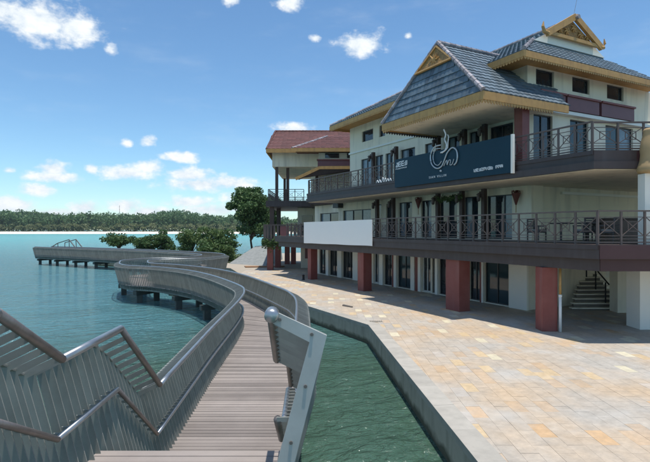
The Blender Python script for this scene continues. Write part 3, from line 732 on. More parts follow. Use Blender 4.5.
# maroon pillars
def pillar(px, py, w, yaw, ztop=2.34, m='maroon', wy=None):
    d = F*H/(py-CY); x, y, _ = W((px-CX)/F*d, d)       # nearest corner on the ground
    wy = wy or w
    c, s_ = math.cos(yaw), math.sin(yaw)
    P = [(x, y), (x+c*w, y+s_*w), (x+c*w-s_*wy, y+s_*w+c*wy), (x-s_*wy, y+c*wy)]
    return MB().prism(P, -.005, ztop).build('pillar', m, hotel, bevel=.02)
pillar(542, 331.5, .56, -TH, 2.275)
pillar(459, 312, .62, R(-3), 2.275, wy=.92)
pillar(363.4, 291.5, .60, R(2), 2.275, wy=.62)
pillar(310.8, 279.7, .54, 0, 2.275)

# slabs: first floor balcony and second floor balcony; the near corner turns square to the quay
E1, E2 = 14.7, 15.35
ux, uy = CT, -ST                  # direction of the turned end
def slab_poly(e, yc, y1, ln, inset=0, back=30):
    x0 = e+inset; yy = yc+inset*.6
    return [(x0, y1), (x0, yy), (x0+ux*ln, yy+uy*ln), (back, yy+uy*ln), (back, y1)]
YC1 = YX(599, E1); YC2 = YX(594, E2)
YE2 = YX(307, E2)
def slabs(e, yc, y1, z0, z1, nm, m, inset=0, under=None):
    o = MB().prism(slab_poly(e, yc, y1, 10, inset), z0, z1).build(nm, m, hotel); return o
slabs(E1, YC1, 37, 2.68, F1, 'first_floor_slab', 'fascia')
slabs(E1, YC1, 36.9, 2.28, 2.679, 'first_floor_beam', 'fascia', inset=.28)
b = MB(); P1 = slab_poly(E1, YC1, 37, 10); a_, b_ = P1[1], P1[2]
nx, ny = -ST, -CT
b.prism([(a_[0]+.02+nx*.004, a_[1]+ny*.004), (b_[0]+nx*.004, b_[1]+ny*.004), (b_[0]+nx*.03, b_[1]+ny*.03), (a_[0]+.02+nx*.03, a_[1]+ny*.03)], 2.69, F1-.01).build('end_fascia', 'fascia_red', hotel)
P1 = slab_poly(E1, YC1, 37, 10, .28); a_, b_ = P1[1], P1[2]; b = MB()
b.prism([(a_[0]+.02+nx*.004, a_[1]+ny*.004), (b_[0]+nx*.004, b_[1]+ny*.004), (b_[0]+nx*.03, b_[1]+ny*.03), (a_[0]+.02+nx*.03, a_[1]+ny*.03)], 2.285, 2.67).build('end_fascia', 'fascia_red', hotel)
# moulded line along the slab
b = MB().box(E1-.035, E1-.002, YC1+.02, 37, 2.98, F1+.004); b.build('edge_moulding', 'fascia', hotel)
slabs(E2, YC2, YE2, 5.86, F2, 'second_floor_slab', 'fascia')
slabs(E2, YC2, YE2-.05, 5.62, 5.859, 'second_floor_beam', 'fascia', inset=-.10)
slabs(E2, YC2, YE2-.1, 5.60, 5.619, 'second_floor_soffit', 'plaster', inset=.06)
P2 = slab_poly(E2, YC2, YE2, 10); a_, b_ = P2[1], P2[2]
MB().prism([(a_[0]+.1+nx*.004, a_[1]+ny*.004), (b_[0]+nx*.004, b_[1]+ny*.004), (b_[0]+nx*.04, b_[1]+ny*.04), (a_[0]+.1+nx*.04, a_[1]+ny*.04)], 5.64, F2-.02).build('end_fascia', 'fascia_red', hotel)
MB().box(E2-.035, E2-.002, YC2+.02, YE2, 6.10, F2+.004).build('edge_moulding', 'fascia', hotel)
# f2 terrace pale floor
# first floor walls
ops = []; lst = [(320, 338.5, 4.95, 2, (1,)), (343, 371, 5.05, 3, (0, 2)), (375, 381.3, 5.3, 1, None), (386, 391, 5.3, 1, None), (398.6, 412, 5.3, 2, (1,)), (421, 431.5, 5.3, 2, (0,)), (439.5, 457, 5.3, 2, None), (464, 478, 5.3, 2, (1,)), (486.5, 512, 5.27, 3, (0,))]
for a, b, zt, n_, c_ in lst:
    y0, y1 = yr(a, b); ops.append((y0, y1, F1+.04 if zt > 5.1 else F1+.45, zt))
w1 = MB(); FX.wall(w1, WY, 36.8, F1, 5.60, ops); w1.build('first_floor_wall', 'plaster', hotel)
for (a, b, zt, n_, c_), (y0, y1, z0, z1) in zip(lst, ops):
    FX.window(hotel, y0, y1, z0, z1, n_, 'glass', 'frame', 'balcony_door' if zt > 5.1 else 'window', curtain=c_)
e1 = MB(); FY.wall(e1, WX+.3, 29.9, F1, 5.60, [(20.35, 20.5, F1, 5.0)] if False else []); e1.build('first_floor_end_wall', 'plaster', hotel)
q = MB(); FY.box(q, WX, WX+.75, F1+.001, 5.598, .002, .22); q.build('corner_pier', 'plaster', hotel)
q = MB(); FY.box(q, WX+2.2, 29.8, 5.28, 5.40, .002, .12); q.build('ledge', 'white', hotel)
# second floor walls + clerestory up to the eaves
ZE = 11.0
ops = []; lst = [(361, 371.5, 8.55, 2, (0, 1)), (375, 383, 8.55, 2, (1,)), (385.5, 393, 8.55, 2, (1,)), (400.6, 415, 8.55, 2, (1,)), (425, 433, 8.55, 1, (0,)), (447.5, 459.5, 8.6, 2, (1,)), (469, 479.5, 8.6, 2, (1,)), (489.5, 513, 8.6, 2, None)]
for a, b, zt, n_, c_ in lst: y0, y1 = yr(a, b); ops.append((y0, y1, F2+.04, zt))
w2 = MB(); FX.wall(w2, WY, 31.0, F2, 9.2, ops); w2.build('second_floor_wall', 'plaster', hotel)
for (a, b, zt, n_, c_), (y0, y1, z0, z1) in zip(lst, ops): FX.window(hotel, y0, y1, z0, z1, n_, 'glass', 'frame', 'balcony_door', curtain=c_)
ops = []
for a, b in ((362, 373), (379.3, 385)): y0, y1 = yr(a, b); ops.append((y0, y1, 9.75, 10.5))
w3 = MB(); FX.wall(w3, WY, 31.0, 9.201, ZE, ops); w3.build('clerestory_wall', 'plaster', hotel)
for (y0, y1, z0, z1) in ops: FX.window(hotel, y0, y1, z0, z1, 1, 'glass', 'frame', 'clerestory_window')
q = MB(); FX.box(q, 21.2, 31.05, 9.10, 9.22, .002, .09); q.build('string_course', 'white', hotel)
MB().box(WX+.3, 29.5, 30.7, 31.0, F2, ZE).build('far_end_wall', 'plaster', hotel)
# end wall (faces the camera side) of the second floor
def xr(a, b, Y=WY): return sorted((XY(a, Y), XY(b, Y)))
ops = []
for a, b in ((533.5, 552.5), (570, 588.5), (605.5, 633)): x0, x1 = xr(a, b); ops.append((x0, x1, F2+.04, 8.88))
ops2 = []
for a, b in ((536, 554), (572.3, 589.5), (607, 623.5)):
    x0, x1 = xr(a, b); c = (a+b)/2; ops2.append((x0, x1, 10.22, 10.95))
e2 = MB(); FY.wall(e2, WX+.3, 29.8, F2, 9.1, ops); e2.build('second_floor_end_wall', 'plaster', hotel)
e3 = MB(); FY.wall(e3, WX+.3, 29.8, 9.101, ZE, ops2); e3.build('clerestory_end_wall', 'plaster', hotel)
for i, (x0, x1, z0, z1) in enumerate(ops): FY.window(hotel, x0, x1, z0, z1, 2, 'glass' if i == 0 else 'glassb', 'frame', 'balcony_door', curtain=(1,) if i == 2 else None)
for (x0, x1, z0, z1) in ops2: FY.window(hotel, x0, x1, z0, z1, 1, 'glass', 'frame', 'clerestory_window', fw=.06)
q = MB(); FY.box(q, WX-.05, 29.8, 8.98, 9.14, .002, .30); q.build('string_course', 'white', hotel)
for a, b in ((541, 565.8), (567.8, 599.5), (602, 634.5)):
    x0, x1 = xr(a, b, WY-.35); zt = ZY(553, 91.5, WY-.35); zb = 9.17
    q = MB(); FY.box(q, x0, x1, zb, zt-.09, .002, .34); o = q.build('maroon_panel', 'maroon_dk', hotel)
    q = MB(); FY.box(q, x0-.03, x1+.03, zt-.088, zt, .002, .42); q.build('cap', 'maroon', o)

# timber posts standing out on the lake front with little lanterns
def wall_post(px, X, z0, z1, w=.2):
    y = YX(px, X); o = MB().box(X-.0, X+w, y-w/2, y+w/2, z0, z1).build('timber_post', 'post', hotel)
    MB().box(X-.07, X-.002, y-w/2-.05, y+w/2+.05, z1-.42, z1-.12).build('bracket', 'post', o)
    MB().lathe((X-.16, y+.10, z1-.62), [(.02, 0), (.08, .04), (.10, .2), (.06, .3), (.12, .33), (.02, .42)], 10).build('lantern', 'rail', o, smooth=True)
for px in (376, 392, 436.5, 460.5, 482.5): wall_post(px, WX-.45, F1+.001, 5.598)
for px in (372, 394.8, 437, 463, 483.3): wall_post(px, WX-.45, F2+.001, 8.75)
x0 = 16.65; MB().box(x0, x0+.42, 14.25, 14.67, F2+.001, 8.74).build('timber_post', 'maroon', hotel)

# railings
F1L = Facade((E1+.12, 0, 0), (0, 1, 0), (-1, 0, 0)); yb0 = YX(372, E1+.12)
railing(F1L, YC1+.12, yb0, F1, 1.1, hotel, 17)
FT1 = Facade((E1+.12, YC1+.12, 0), (ux, uy, 0), (nx, ny, 0)); railing(FT1, 0.0, 6.0, F1, 1.1, hotel, 8, out=-.02)
railing(F1L, yb0+.1, 34.8, F1, 1.0, hotel, 14)
F2L = Facade((E2+.10, 0, 0), (0, 1, 0), (-1, 0, 0)); YS0, YS1 = YX(510.5, 15.1), YX(394.5, 15.1)
railing(F2L, YC2+.12, YS0+.1, F2, 1.0, hotel, 5)
FT2 = Facade((E2+.10, YC2+.12, 0), (ux, uy, 0), (nx, ny, 0)); railing(FT2, 0.0, 6.0, F2, .98, hotel, 7, out=-.02)
railing(F2L, YS1-.1, YE2-.06, F2, 1.0, hotel, 13)
# return of the second floor railing at its far end
FR = Facade((E2+.1, YE2-.08, 0), (1, 0, 0), (0, 1, 0)); railing(FR, 0.05, 4.0, F2, 1.0, hotel, 5)

# ---- roofs
def tile_proto(w, l, name, m):
    """one barrel roof tile: arched across, thicker at its lower end; y points up the slope"""
    mb = MB(); n = 4
    for y, zb in ((0, .042), (l, .010)):
        for i in range(n+1):
            t = i/n; x = (t-.5)*w; mb.v.append((x, y, zb+.020*math.sin(math.pi*t)))
    for i in range(n+1):
        t = i/n; mb.v.append(((t-.5)*w, 0, .0))
    for i in range(n):
        mb.f.append((i, i+1, n+2+i, n+1+i)); mb.f.append((2*n+2+i, 2*n+3+i, i+1, i))
    return mb
def tile_face(face, parent, w, l, nobj, proto, eave, name='roof_tile', stuff=None, tagname='roof_tiles'):
    """lay courses over a planar face; eave = (A, B) its lower edge; returns number of objects"""
    A, B = Vector(eave[0]), Vector(eave[1]); x = (B-A).normalized(); face = [Vector(p) for p in face]
    nrm = None
    for p in face:
        v = (p-A)-x*((p-A).dot(x))
        if v.length > .5: up = v.normalized(); break
    nrm = x.cross(up).normalized()
    if nrm.z < 0: nrm = -nrm
    P2 = [((p-A).dot(x), (p-A).dot(up)) for p in face]; hmax = max(p[1] for p in P2); xs = [p[0] for p in P2]
    xr_ = up.cross(nrm); flip = 1 if xr_.dot(x) > 0 else -1
    Mx = Matrix((x*flip, up, nrm)).transposed()
    st = stuff if stuff is not None else MB(); cnt = 0; k = 0
    while k*l < hmax-.05:
        yc = k*l; cx_ = math.floor(min(xs)/w)*w+(w/2)
        while cx_ < max(xs):
            if inpoly(cx_, yc+l*.45, P2):
                pos = A+x*cx_+up*yc
                if cnt < nobj:
                    o = link(name, proto['mesh'], parent); o.matrix_basis = Matrix.Translation(pos) @ Mx.to_4x4(); cnt += 1
                else:
                    kk = len(st.v); st.v += [tuple(pos+Mx @ Vector(v)) for v in proto['mb'].v]; st.f += [tuple(i+kk for i in f) for f in proto['mb'].f]
            cx_ += w
        k += 1
    if stuff is None and st.v: tag(st.build(tagname, 'tile', parent), kind='stuff')
    return cnt
def caps(parent, p, q, step=.33, m='cap', r=.10, name='ridge_caps'):
    p, q = Vector(p), Vector(q); L = (q-p).length; n = max(1, round(L/step)); b = MB()
    for i in range(n):
        a, c = p.lerp(q, i/n), p.lerp(q, (i+1.12)/n); b.tube([a, c], [r*1.08, r*.9], 8)
    b.build(name, m, parent)
def fringe(parent, p, q, z, step=.16, h=.14, t=.03, m='ochre', name='fringe'):
    p, q = Vector(p), Vector(q); L = (q-p).length; n = int(L/step); d = (q-p)/L; nn = Vector((d.y, -d.x, 0))*t/2; b = MB()
    for i in range(n):
        a = p+d*(i*step); c = p+d*((i+.86)*step); mdl = (a+c)/2
        ring = [Vector((a.x, a.y, z)), Vector((c.x, c.y, z)), Vector((c.x, c.y, z-h*.45)), Vector((mdl.x, mdl.y, z-h)), Vector((a.x, a.y, z-h*.45))]
        b.solid([v+nn for v in ring], [v-nn for v in ring])
    tag(b.build(name, m, parent), kind='stuff')

tpA = {'mb': tile_proto(.27, .33, 'roof_tile', 'tileobj')}; tpA['mesh'] = tpA['mb'].mesh('roof_tile', 'tileobj')
tpB = {'mb': tile_proto(.27, .36, 'roof_tile', 'tile')}; tpB['mesh'] = None

# roof A: steep front with a small gold gable over the sign
ZA = 9.0; AX = 14.2; AY0, AY1 = 14.0, 20.9; PA = Vector((14.98, 17.52, 12.12)); PB = Vector((21.5, 17.52, 12.12))
roofA = MB()
EL, ER = Vector((AX, AY1, ZA)), Vector((AX, AY0, ZA)); BL, BR = Vector((19.2, AY1, ZA)), Vector((19.2, AY0, ZA))
roofA.v = [tuple(p) for p in (EL, ER, BR, BL, PA, PB)]; roofA.f = [(0, 1, 4), (1, 2, 5, 4), (2, 3, 5), (3, 0, 4, 5), (0, 3, 2, 1)]
rA = roofA.build('front_roof', 'tile', hotel)
n1_ = tile_face([EL, ER, PA.lerp(ER, .37), PA.lerp(EL, .37)], rA, .27, .33, 150, tpA, (EL, ER))
tile_face([ER, BR, PB, PA], rA, .27, .33, 150, tpA, (ER, BR))
tile_face([BL, EL, PA, PB], rA, .27, .33, 0, tpA, (BL, EL))
for e in (EL, ER): caps(rA, e+Vector((-.02, 0, .05)), PA+Vector((-.02, 0, .07)), name='verge_caps')
caps(rA, PA+Vector((0, 0, .08)), PB+Vector((0, 0, .08)))
# gold gable with bargeboards
def on_front(t, k):               # t down from the peak, k from the left edge to the right edge
    return PA.lerp(EL.lerp(ER, k), t)
nf = Vector((-(12.12-9.0), 0, .78)).normalized()
g = MB(); tri = [PA.lerp(EL, .36), PA.lerp(ER, .36), PA+(EL+ER-2*PA)*.5*.045]
g.solid([p+nf*.07 for p in tri], [p-nf*.02 for p in tri]); ga = g.build('gable_panel', 'gold', rA)
g = MB()
for p, q in ((tri[0], tri[2]), (tri[1], tri[2])): g.bar(p+nf*.09, q+nf*.09, .07, .08, nf)
g.bar(tri[0]+nf*.10, tri[1]+nf*.10, .08, .09, nf); g.build('bargeboard', 'ochre', rA)
g = MB(); c0 = (tri[0]+tri[1]+tri[2])/3+nf*.09
for a in np.linspace(0, 2*math.pi, 9)[:-1]:
    v = Vector((0, math.cos(a), math.sin(a)))*.22; g.tube([c0, c0+v, c0+v*1.5+Vector((0, .06*math.sin(a*3), .05))], [.05, .035, .015], 6)
g.build('carved_rosette', 'ochre', rA)
# fascia and soffit
q = MB(); q.box(AX-.03, AX+.03, AY0-.03, AY1+.03, ZA-.33, ZA-.002); q.box(AX+.031, 19.2, AY0-.03, AY0+.03, ZA-.33, ZA-.002); q.box(AX+.031, 18.15, AY1-.03, AY1+.03, ZA-.33, ZA-.002)
q.build('fascia_board', 'ochre', rA)
MB().box(AX+.032, WX-.002, AY0+.032, AY1-.032, ZA-.27, ZA-.20).build('soffit', 'plaster', rA)
fringe(rA, (AX, AY0, 0), (AX, AY1, 0), ZA-.33); fringe(rA, (AX+.04, AY0, 0), (18.4, AY0, 0), ZA-.33); fringe(rA, (AX+.05, AY1, 0), (17.8, AY1, 0), ZA-.33, m='fascia')

# roof B: long main roof, hipped below a gable that faces the near end
EX0, EY0, EZ = 16.75, 14.25, 11.10; RX, RZB = 22.15, 14.0; EX1 = 2*RX-EX0; YG = 16.05; YF = 31.4; YRF = 27.2
sl = (RZB-EZ)/(RX-EX0)
ZG0 = EZ+(YG-EY0)*.80             # where the skirt meets the gable wall
def onslope(z): return EX0+(z-EZ)/sl
xg0 = onslope(ZG0); xg1 = 2*RX-xg0
rb = MB(); V = [(EX0, EY0, EZ), (EX1, EY0, EZ), (EX1, YF, EZ), (EX0, YF, EZ), (xg0, YG, ZG0), (xg1, YG, ZG0), (RX, YG, RZB), (RX, YRF, RZB)]
rb.v = V; rb.f = [(0, 1, 5, 4), (0, 4, 6, 7, 3), (1, 2, 7, 6, 5), (3, 7, 2), (4, 5, 6), (3, 2, 1, 0)]
rB = rb.build('main_roof', 'tile', hotel)
stB = MB()
tile_face([V[0], V[1], V[5], V[4]], rB, .27, .36, 0, tpB, (V[0], V[1]), stuff=stB)
tile_face([V[3], V[0], V[4], V[6], V[7]], rB, .27, .36, 0, tpB, (V[3], V[0]), stuff=stB)
tag(stB.build('roof_tiles', 'tile', rB), kind='stuff')
caps(rB, Vector(V[0])+Vector((0, 0, .07)), Vector(V[4])+Vector((0, 0, .08)), name='hip_caps'); caps(rB, Vector(V[6])+Vector((0, -.5, .08)), Vector(V[7])+Vector((0, 0, .08)))
caps(rB, Vector(V[3])+Vector((0, 0, .06)), Vector(V[7])+Vector((0, 0, .08)), name='hip_caps')
# gable: white wall, carved gold panel, bargeboards with horns
gz0 = 13.02; gx0, gx1 = onslope(gz0), 2*RX-onslope(gz0)
g = MB(); YW = YG-.06
ring = [(xg0+.05, YW, ZG0+.06), (xg1-.05, YW, ZG0+.06), (gx1, YW, gz0+.02), (gx0, YW, gz0+.02)]
g.solid(ring, [(x, YG+.05, z) for x, y, z in ring]); g.build('gable_wall', 'white', rB)
g = MB(); ring = [(gx0+.1, YW-.10, gz0), (gx1-.1, YW-.10, gz0), (RX, YW-.10, RZB-.05)]; g.solid(ring, [(x, YW-.002, z) for x, y, z in ring]); g.build('gable_panel', 'gold', rB)
g = MB()
for sg in (-1, 1):
    tip = Vector((RX+sg*(RX-gx0+.25), YW-.22, gz0-.08)); top = Vector((RX, YW-.22, RZB+.14))
    g.bar(tip, top, .30, .16, (0, -1, 0)); g.tube([tip+Vector((-sg*.1, 0, .02)), tip+Vector((sg*.16, 0, .06)), tip+Vector((sg*.27, 0, .28)), tip+Vector((sg*.22, 0, .52))], [.11, .10, .07, .02], 8)
g.bar((gx0-.1, YW-.2, gz0-.02), (gx1+.1, YW-.2, gz0-.02), .16, .14, (0, -1, 0)); g.build('bargeboard', 'ochre', rB)
g = MB()
for i in range(5):
    g = MB(); c = Vector((RX+(i-2)*.52, YW-.13, gz0+.34+(.22 if i == 2 else 0)))
    for a in np.linspace(0, 2*math.pi, 7)[:-1]: g.tube([c, c+Vector((math.cos(a)*.13, -.03, math.sin(a)*.13)), c+Vector((math.cos(a+.5)*.22, -.02, math.sin(a+.5)*.22))], [.05, .04, .015], 5)
    g.build('carved_scroll', 'ochre', rB)
q = MB(); q.box(EX0-.03, EX1+.03, EY0-.03, EY0+.03, EZ-.27, EZ-.002); q.box(EX0-.03, EX0+.03, EY0+.031, YF+.03, EZ-.27, EZ-.002); q.box(EX0+.031, EX1, YF-.03, YF+.03, EZ-.27, EZ-.002); q.build('fascia_board', 'ochre', rB)
MB().box(EX0+.032, EX1-.05, EY0+.032, YF-.032, EZ-.10, EZ-.05).build('soffit', 'ochre', rB)
fringe(rB, (EX0, EY0, 0), (EX1, EY0, 0), EZ-.27, h=.11); fringe(rB, (EX0, EY0+.04, 0), (EX0, YF, 0), EZ-.27, h=.11)
g = MB(); g.tube([(RX, YW-.1, RZB+.1), (RX+.35, YW-.1, RZB+1.3)], .012, 5); g.build('lightning_rod', 'steel', rB)

# ------------------------------------------------------------------ sign on the balcony
SX = 15.12; SZ0, SZ1 = 5.82, 7.28
sgn = thing('sign_board', (SX, (YS0+YS1)/2, SZ0), 'long dark teal sign board with silver cup logo on the upper balcony', 'sign')
MB().box(SX, SX+.10, YS0, YS1, SZ0, SZ1).build('board', 'sign', sgn)
MB().box(SX-.012, SX+.11, YS0-.09, YS0-.003, SZ0-.03, SZ1+.02).build('edge_strip', 'white', sgn)
def SP(px, py, out=.03): X = SX-out; return Vector((X, YX(px, X), ZX(px, py, X)))
def lc(c): return SP(420+c[0]*50/361, 120+c[1]*64/462, .05)
def smooth_path(P, n=6):
    P = [Vector((*p, 0)) for p in P]; return [(q.x, q.y) for q in crom(P, n)]
def stroke(P, r, m, nm): 
    b = MB(); b.tube([lc(p) for p in smooth_path(P)], r, 6); return b.build(nm, m, sgn, smooth=True)
stroke([(152, 180), (105, 195), (78, 250), (84, 315), (118, 348), (155, 335), (178, 285), (198, 235), (232, 200), (262, 216), (271, 262), (262, 305), (246, 324)], .034, 'lettering2', 'logo_stroke')
stroke([(150, 205), (112, 212), (95, 262), (104, 312), (132, 326), (156, 296)], .022, 'lettering2', 'logo_stroke')
stroke([(150, 236), (182, 218), (192, 178), (178, 140), (186, 105), (172, 68)], .036, 'lettering', 'logo_stroke')
stroke([(160, 238), (196, 205), (202, 160), (206, 125), (200, 105)], .022, 'lettering', 'logo_stroke')
stroke([(172, 332), (186, 300), (196, 292), (196, 322), (210, 290), (222, 292), (216, 322), (232, 318), (244, 282)], .022, 'lettering2', 'logo_stroke')
stroke([(143, 367), (149, 362), (155, 367), (149, 372), (143, 367)], .014, 'lettering', 'logo_stroke')
def glyphs(px0, py0, px1, py1, hpx, n, seed, nm, skip=()):
    r = random.Random(seed)
    for i in range(n):
        if i in skip: continue
        b = MB()
        t0, t1 = (i+.1)/n, (i+.9)/n
        def g(u, v): x = px0+(px1-px0)*(t0+(t1-t0)*u); y = py0+(py1-py0)*(t0+(t1-t0)*u)-hpx*v; return SP(x, y, .012)
        b_ = [((.0, 0), (.0, 1)), ((1, 0), (1, 1)), ((0, 1), (1, 1)), ((0, .5), (1, .5)), ((0, 0), (1, 0)), ((.5, 0), (.5, 1)), ((0, 0), (1, 1))]
        for p, q_ in r.sample(b_, 4): b.bar(g(*p), g(*q_), .035*hpx/3, .02, (1, 0, 0))
        b.build(nm, 'lettering', sgn)
glyphs(395.6, 167.3, 407.2, 164.3, 4.2, 4, 3, 'large_character')
glyphs(395.6, 169.8, 406.8, 167.4, .9, 7, 4, 'small_character')
glyphs(473.8, 171.9, 502.8, 167.2, 2.6, 12, 6, 'telephone_character', skip=(8,))
def text(body, size, pos, up_px, m, nm):
    cu = bpy.data.curves.new(nm, 'FONT'); cu.body = body; cu.size = size; cu.extrude = .008; cu.align_x = 'LEFT'; cu.space_character = 1.55
    o = bpy.data.objects.new(nm, cu); COL.objects.link(o); dg = bpy.context.evaluated_depsgraph_get()
    me = bpy.data.meshes.new_from_object(o.evaluated_get(dg)); bpy.data.objects.remove(o)
    me.materials.clear(); me.materials.append(M[m])
    t = tag(link(nm, me, sgn), kind='stuff'); t.matrix_basis = Matrix.Translation(pos) @ Matrix(((0, 0, -1), (-1, 0, 0), (0, 1, 0))).to_4x4(); return t
text('SIAN VILLIN', .15, SP(429, 178.6, .012), 0, 'lettering', 'sign_name')
# white script fixed to the railing left of the board
b = MB(); P = [(376.5, 183), (377.5, 180.5), (379, 183), (380, 180), (381.5, 182.8), (383, 177.5), (384, 182), (385.5, 178), (386.5, 181.5), (388, 178.8), (389, 181.2), (390.5, 178.5), (391.5, 181)]
RXp = E2+.02
b.tube([Vector((RXp, YX(x, RXp), ZX(x, y, RXp))) for x, y in smooth_path(P, 4)], .03, 6)
o = b.build('script_sign', 'lettering', None, smooth=True); tag(o, 'white cursive script sign on the upper railing left of the teal board', 'sign')

# white sheet covering the first floor railing
yA, yB = YX(371.8, E1-.09), YX(303.8, E1-.09); b = MB(); N = 26
top = []; bot = []
for i in range(N+1):
    t = i/N; y = yA+(yB-yA)*t; wv = .018*math.sin(t*31)+.012*math.sin(t*13+1)
    top.append((wv*.4, y, 4.17-.03*t+.006*math.sin(t*9))); bot.append((wv, y, 2.73-.05*t+.006*math.sin(t*17)))
for (x, y, z), (x2, y2, z2) in zip(top, bot): b.v += [(E1-.09+x, y, z), (E1-.09+x2, y2, z2), (E1-.055+x, y, z), (E1-.055+x2, y2, z2)]
for i in range(N): k = 4*i; b.f += [(k, k+4, k+5, k+1), (k+2, k+3, k+7, k+6), (k, k+2, k+6, k+4), (k+1, k+5, k+7, k+3)]
b.f += [(0, 1, 3, 2), (4*N, 4*N+2, 4*N+3, 4*N+1)]
tag(b.build('white_sheet', 'banner', None, smooth=False), 'long blank white sheet hung over the first floor balcony railing', 'banner')

# ------------------------------------------------------------------ covered passage on the right: stair, piers, column
steps = thing('outdoor_staircase', W(12.2, 22, 0), 'pale stone staircase climbing under the balcony at the right', 'staircase')
for i in range(9):
    z = .17*i; P = [W(a, b)[:2] for a, b in ((11.05+.20*i, 21.9+.27*i), (13.45, 21.9+.27*i), (13.45, 22.2+.27*i), (11.05+.20*i, 22.2+.27*i))]
    MB().prism(P, z+.075, z+.12).build('step', 'plaster2', steps)
    P = [W(a, b)[:2] for a, b in ((11.1+.20*i, 21.98+.27*i), (13.4, 21.98+.27*i), (13.4, 22.16+.27*i), (11.1+.20*i, 22.16+.27*i))]
    MB().prism(P, max(0, z-.05), z+.0745).build('riser', 'drain', steps)
g = MB()
for i in (1, 4, 7): a = W(12.75, 22.0+.27*i, .17*i+.10); g.tube([a, (a[0], a[1], a[2]+.95)], .035, 6)
g.tube([W(12.75, 22.0, 1.15), W(12.75, 24.1, 2.35)], .035, 6); g.build('stair_rail', 'black', steps)
q = MB(); q.solid([W(10.2, 24.6, 2.2), W(14.6, 24.6, 2.2), W(14.6, 24.9, 2.2), W(10.2, 24.9, 2.2)], [W(10.2, 24.6, .90), W(14.6, 24.6, 1.25), W(14.6, 24.9, 1.25), W(10.2, 24.9, .90)]); q.build('stair_parapet', 'white', steps)
for i, (l, d, w_, m_) in enumerate(((12.72, 21.3, .55, 'plaster2'), (13.3, 21.9, .42, 'plaster2'))):
    P = [W(a, b)[:2] for a, b in ((l, d), (l+w_, d), (l+w_, d+.6), (l, d+.6))]; MB().prism(P, -.005, 2.279).build('pier', m_, hotel)
# back of the passage
MB().prism([W(a, b)[:2] for a, b in ((10.2, 25.4), (22, 25.4), (22, 25.7), (10.2, 25.7))], 0, 2.279).build('passage_wall', 'plaster2', hotel)
q = MB().prism([W(a, b)[:2] for a, b in ((13.9, 25.3), (15.2, 25.3), (15.2, 25.39), (13.9, 25.39))], 0.02, 2.1); q.build('recess_shade', 'dark', hotel)  # flat slab before the wall; the recess's shade is its colour
# white column at the frame's edge: shaft on the ground and on the balcony
l, d = (640-CX)/F*17.7, 17.7
MB().prism([W(a, b)[:2] for a, b in ((l, d), (l+.8, d), (l+.8, d+.8), (l, d+.8))], -.005, 2.279).build('pier', 'white', hotel)
l, d = (645-CX)/F*15.75, 15.75
P = [W(a, b)[:2] for a, b in ((l, d), (l+.62, d), (l+.62, d+.36), (l, d+.36))]
wc = thing('white_column', (*W(l+.3, d+.2)[:2], F1), 'white column with a tan carved capital at the right edge', 'column')
MB().prism(P, F1+.001, 5.42).build('shaft', 'white', wc)
c = W(l+.34, d+.12, 5.42)
MB().lathe(c, [(.30, 0), (.44, .04), (.47, .12), (.43, .26), (.38, .42), (.36, .62), (.375, .80), (.345, 1.0), (.31, 1.18), (.27, 1.34), (.29, 1.40), (.24, 1.47)], 20).build('capital', 'tan', wc, smooth=True)
g = MB(); c2 = Vector(W(l+.22, d-.20, 6.62))
for a in np.linspace(0, 2*math.pi, 9)[:-1]: g.tube([c2, c2+Vector((math.cos(a)*CT*.10, -math.cos(a)*ST*.10, math.sin(a)*.14))], [.05, .025], 6)
g.build('carved_flower', 'ochre', wc)

# pipe beside the corner pillar
pp = thing('standing_pipe', W(*( (560.2-CX)/F*17.3, 17.3)), 'white and ochre pipe standing beside the corner maroon pillar', 'pipe')
x, y, _ = W((560.2-CX)/F*17.3, 17.3)
MB().tube([(x, y, 0), (x, y, 1.28)], .05, 10).build('lower_pipe', 'pipe', pp, smooth=True)
MB().tube([(x, y, 1.28), (x, y, 2.279)], .043, 10).build('upper_pipe', 'pipey', pp, smooth=True)
MB().tube([(x, y, 1.24), (x, y, 1.32)], .06, 10).build('coupling', 'pipe', pp, smooth=True)

# small things on the paving
d = F*H/(321.5-CY); l = (376-CX)/F*d
dr = thing('drain_cover', W(l, d), 'flat iron drain cover near the bend of the quay', 'drain cover')
dm = MB().prism([W(a, b)[:2] for a, b in ((l-.27, d-.12), (l+.27, d-.12), (l+.27, d+.12), (l-.27, d+.12))], .001, .012).build('frame', 'concrete', dr)
for i in range(7): MB().prism([W(a, b)[:2] for a, b in ((l-.24+i*.072, d-.10), (l-.20+i*.072, d-.10), (l-.20+i*.072, d+.10), (l-.24+i*.072, d+.10))], .0125, .016).build('slat', 'drain', dr)
d = F*H/(307-CY); l = (347-CX)/F*d
b = MB(); b.solid([W(l-.20, d+.28, .075), W(l-.12, d+.30, .08), W(l+.26, d-.14, .06), W(l+.20, d-.20, .055)], [W(l-.22, d+.27, 0), W(l-.10, d+.31, 0), W(l+.28, d-.14, 0), W(l+.20, d-.22, 0)])
tag(b.build('timber_offcut', 'drain'), 'short dark piece of timber lying on the sunny paving', 'timber')
d = F*H/(280-CY); l = (303.3-CX)/F*d
bn = thing('black_bollard', W(l, d), 'small black bollard beside the maroon pillar under the sheet', 'bollard')
MB().lathe(W(l, d, -.002), [(.13, 0), (.13, .03), (.09, .05), (.08, .30), (.10, .32), (.09, .36), (.04, .39)], 12).build('body', 'black', bn, smooth=True)

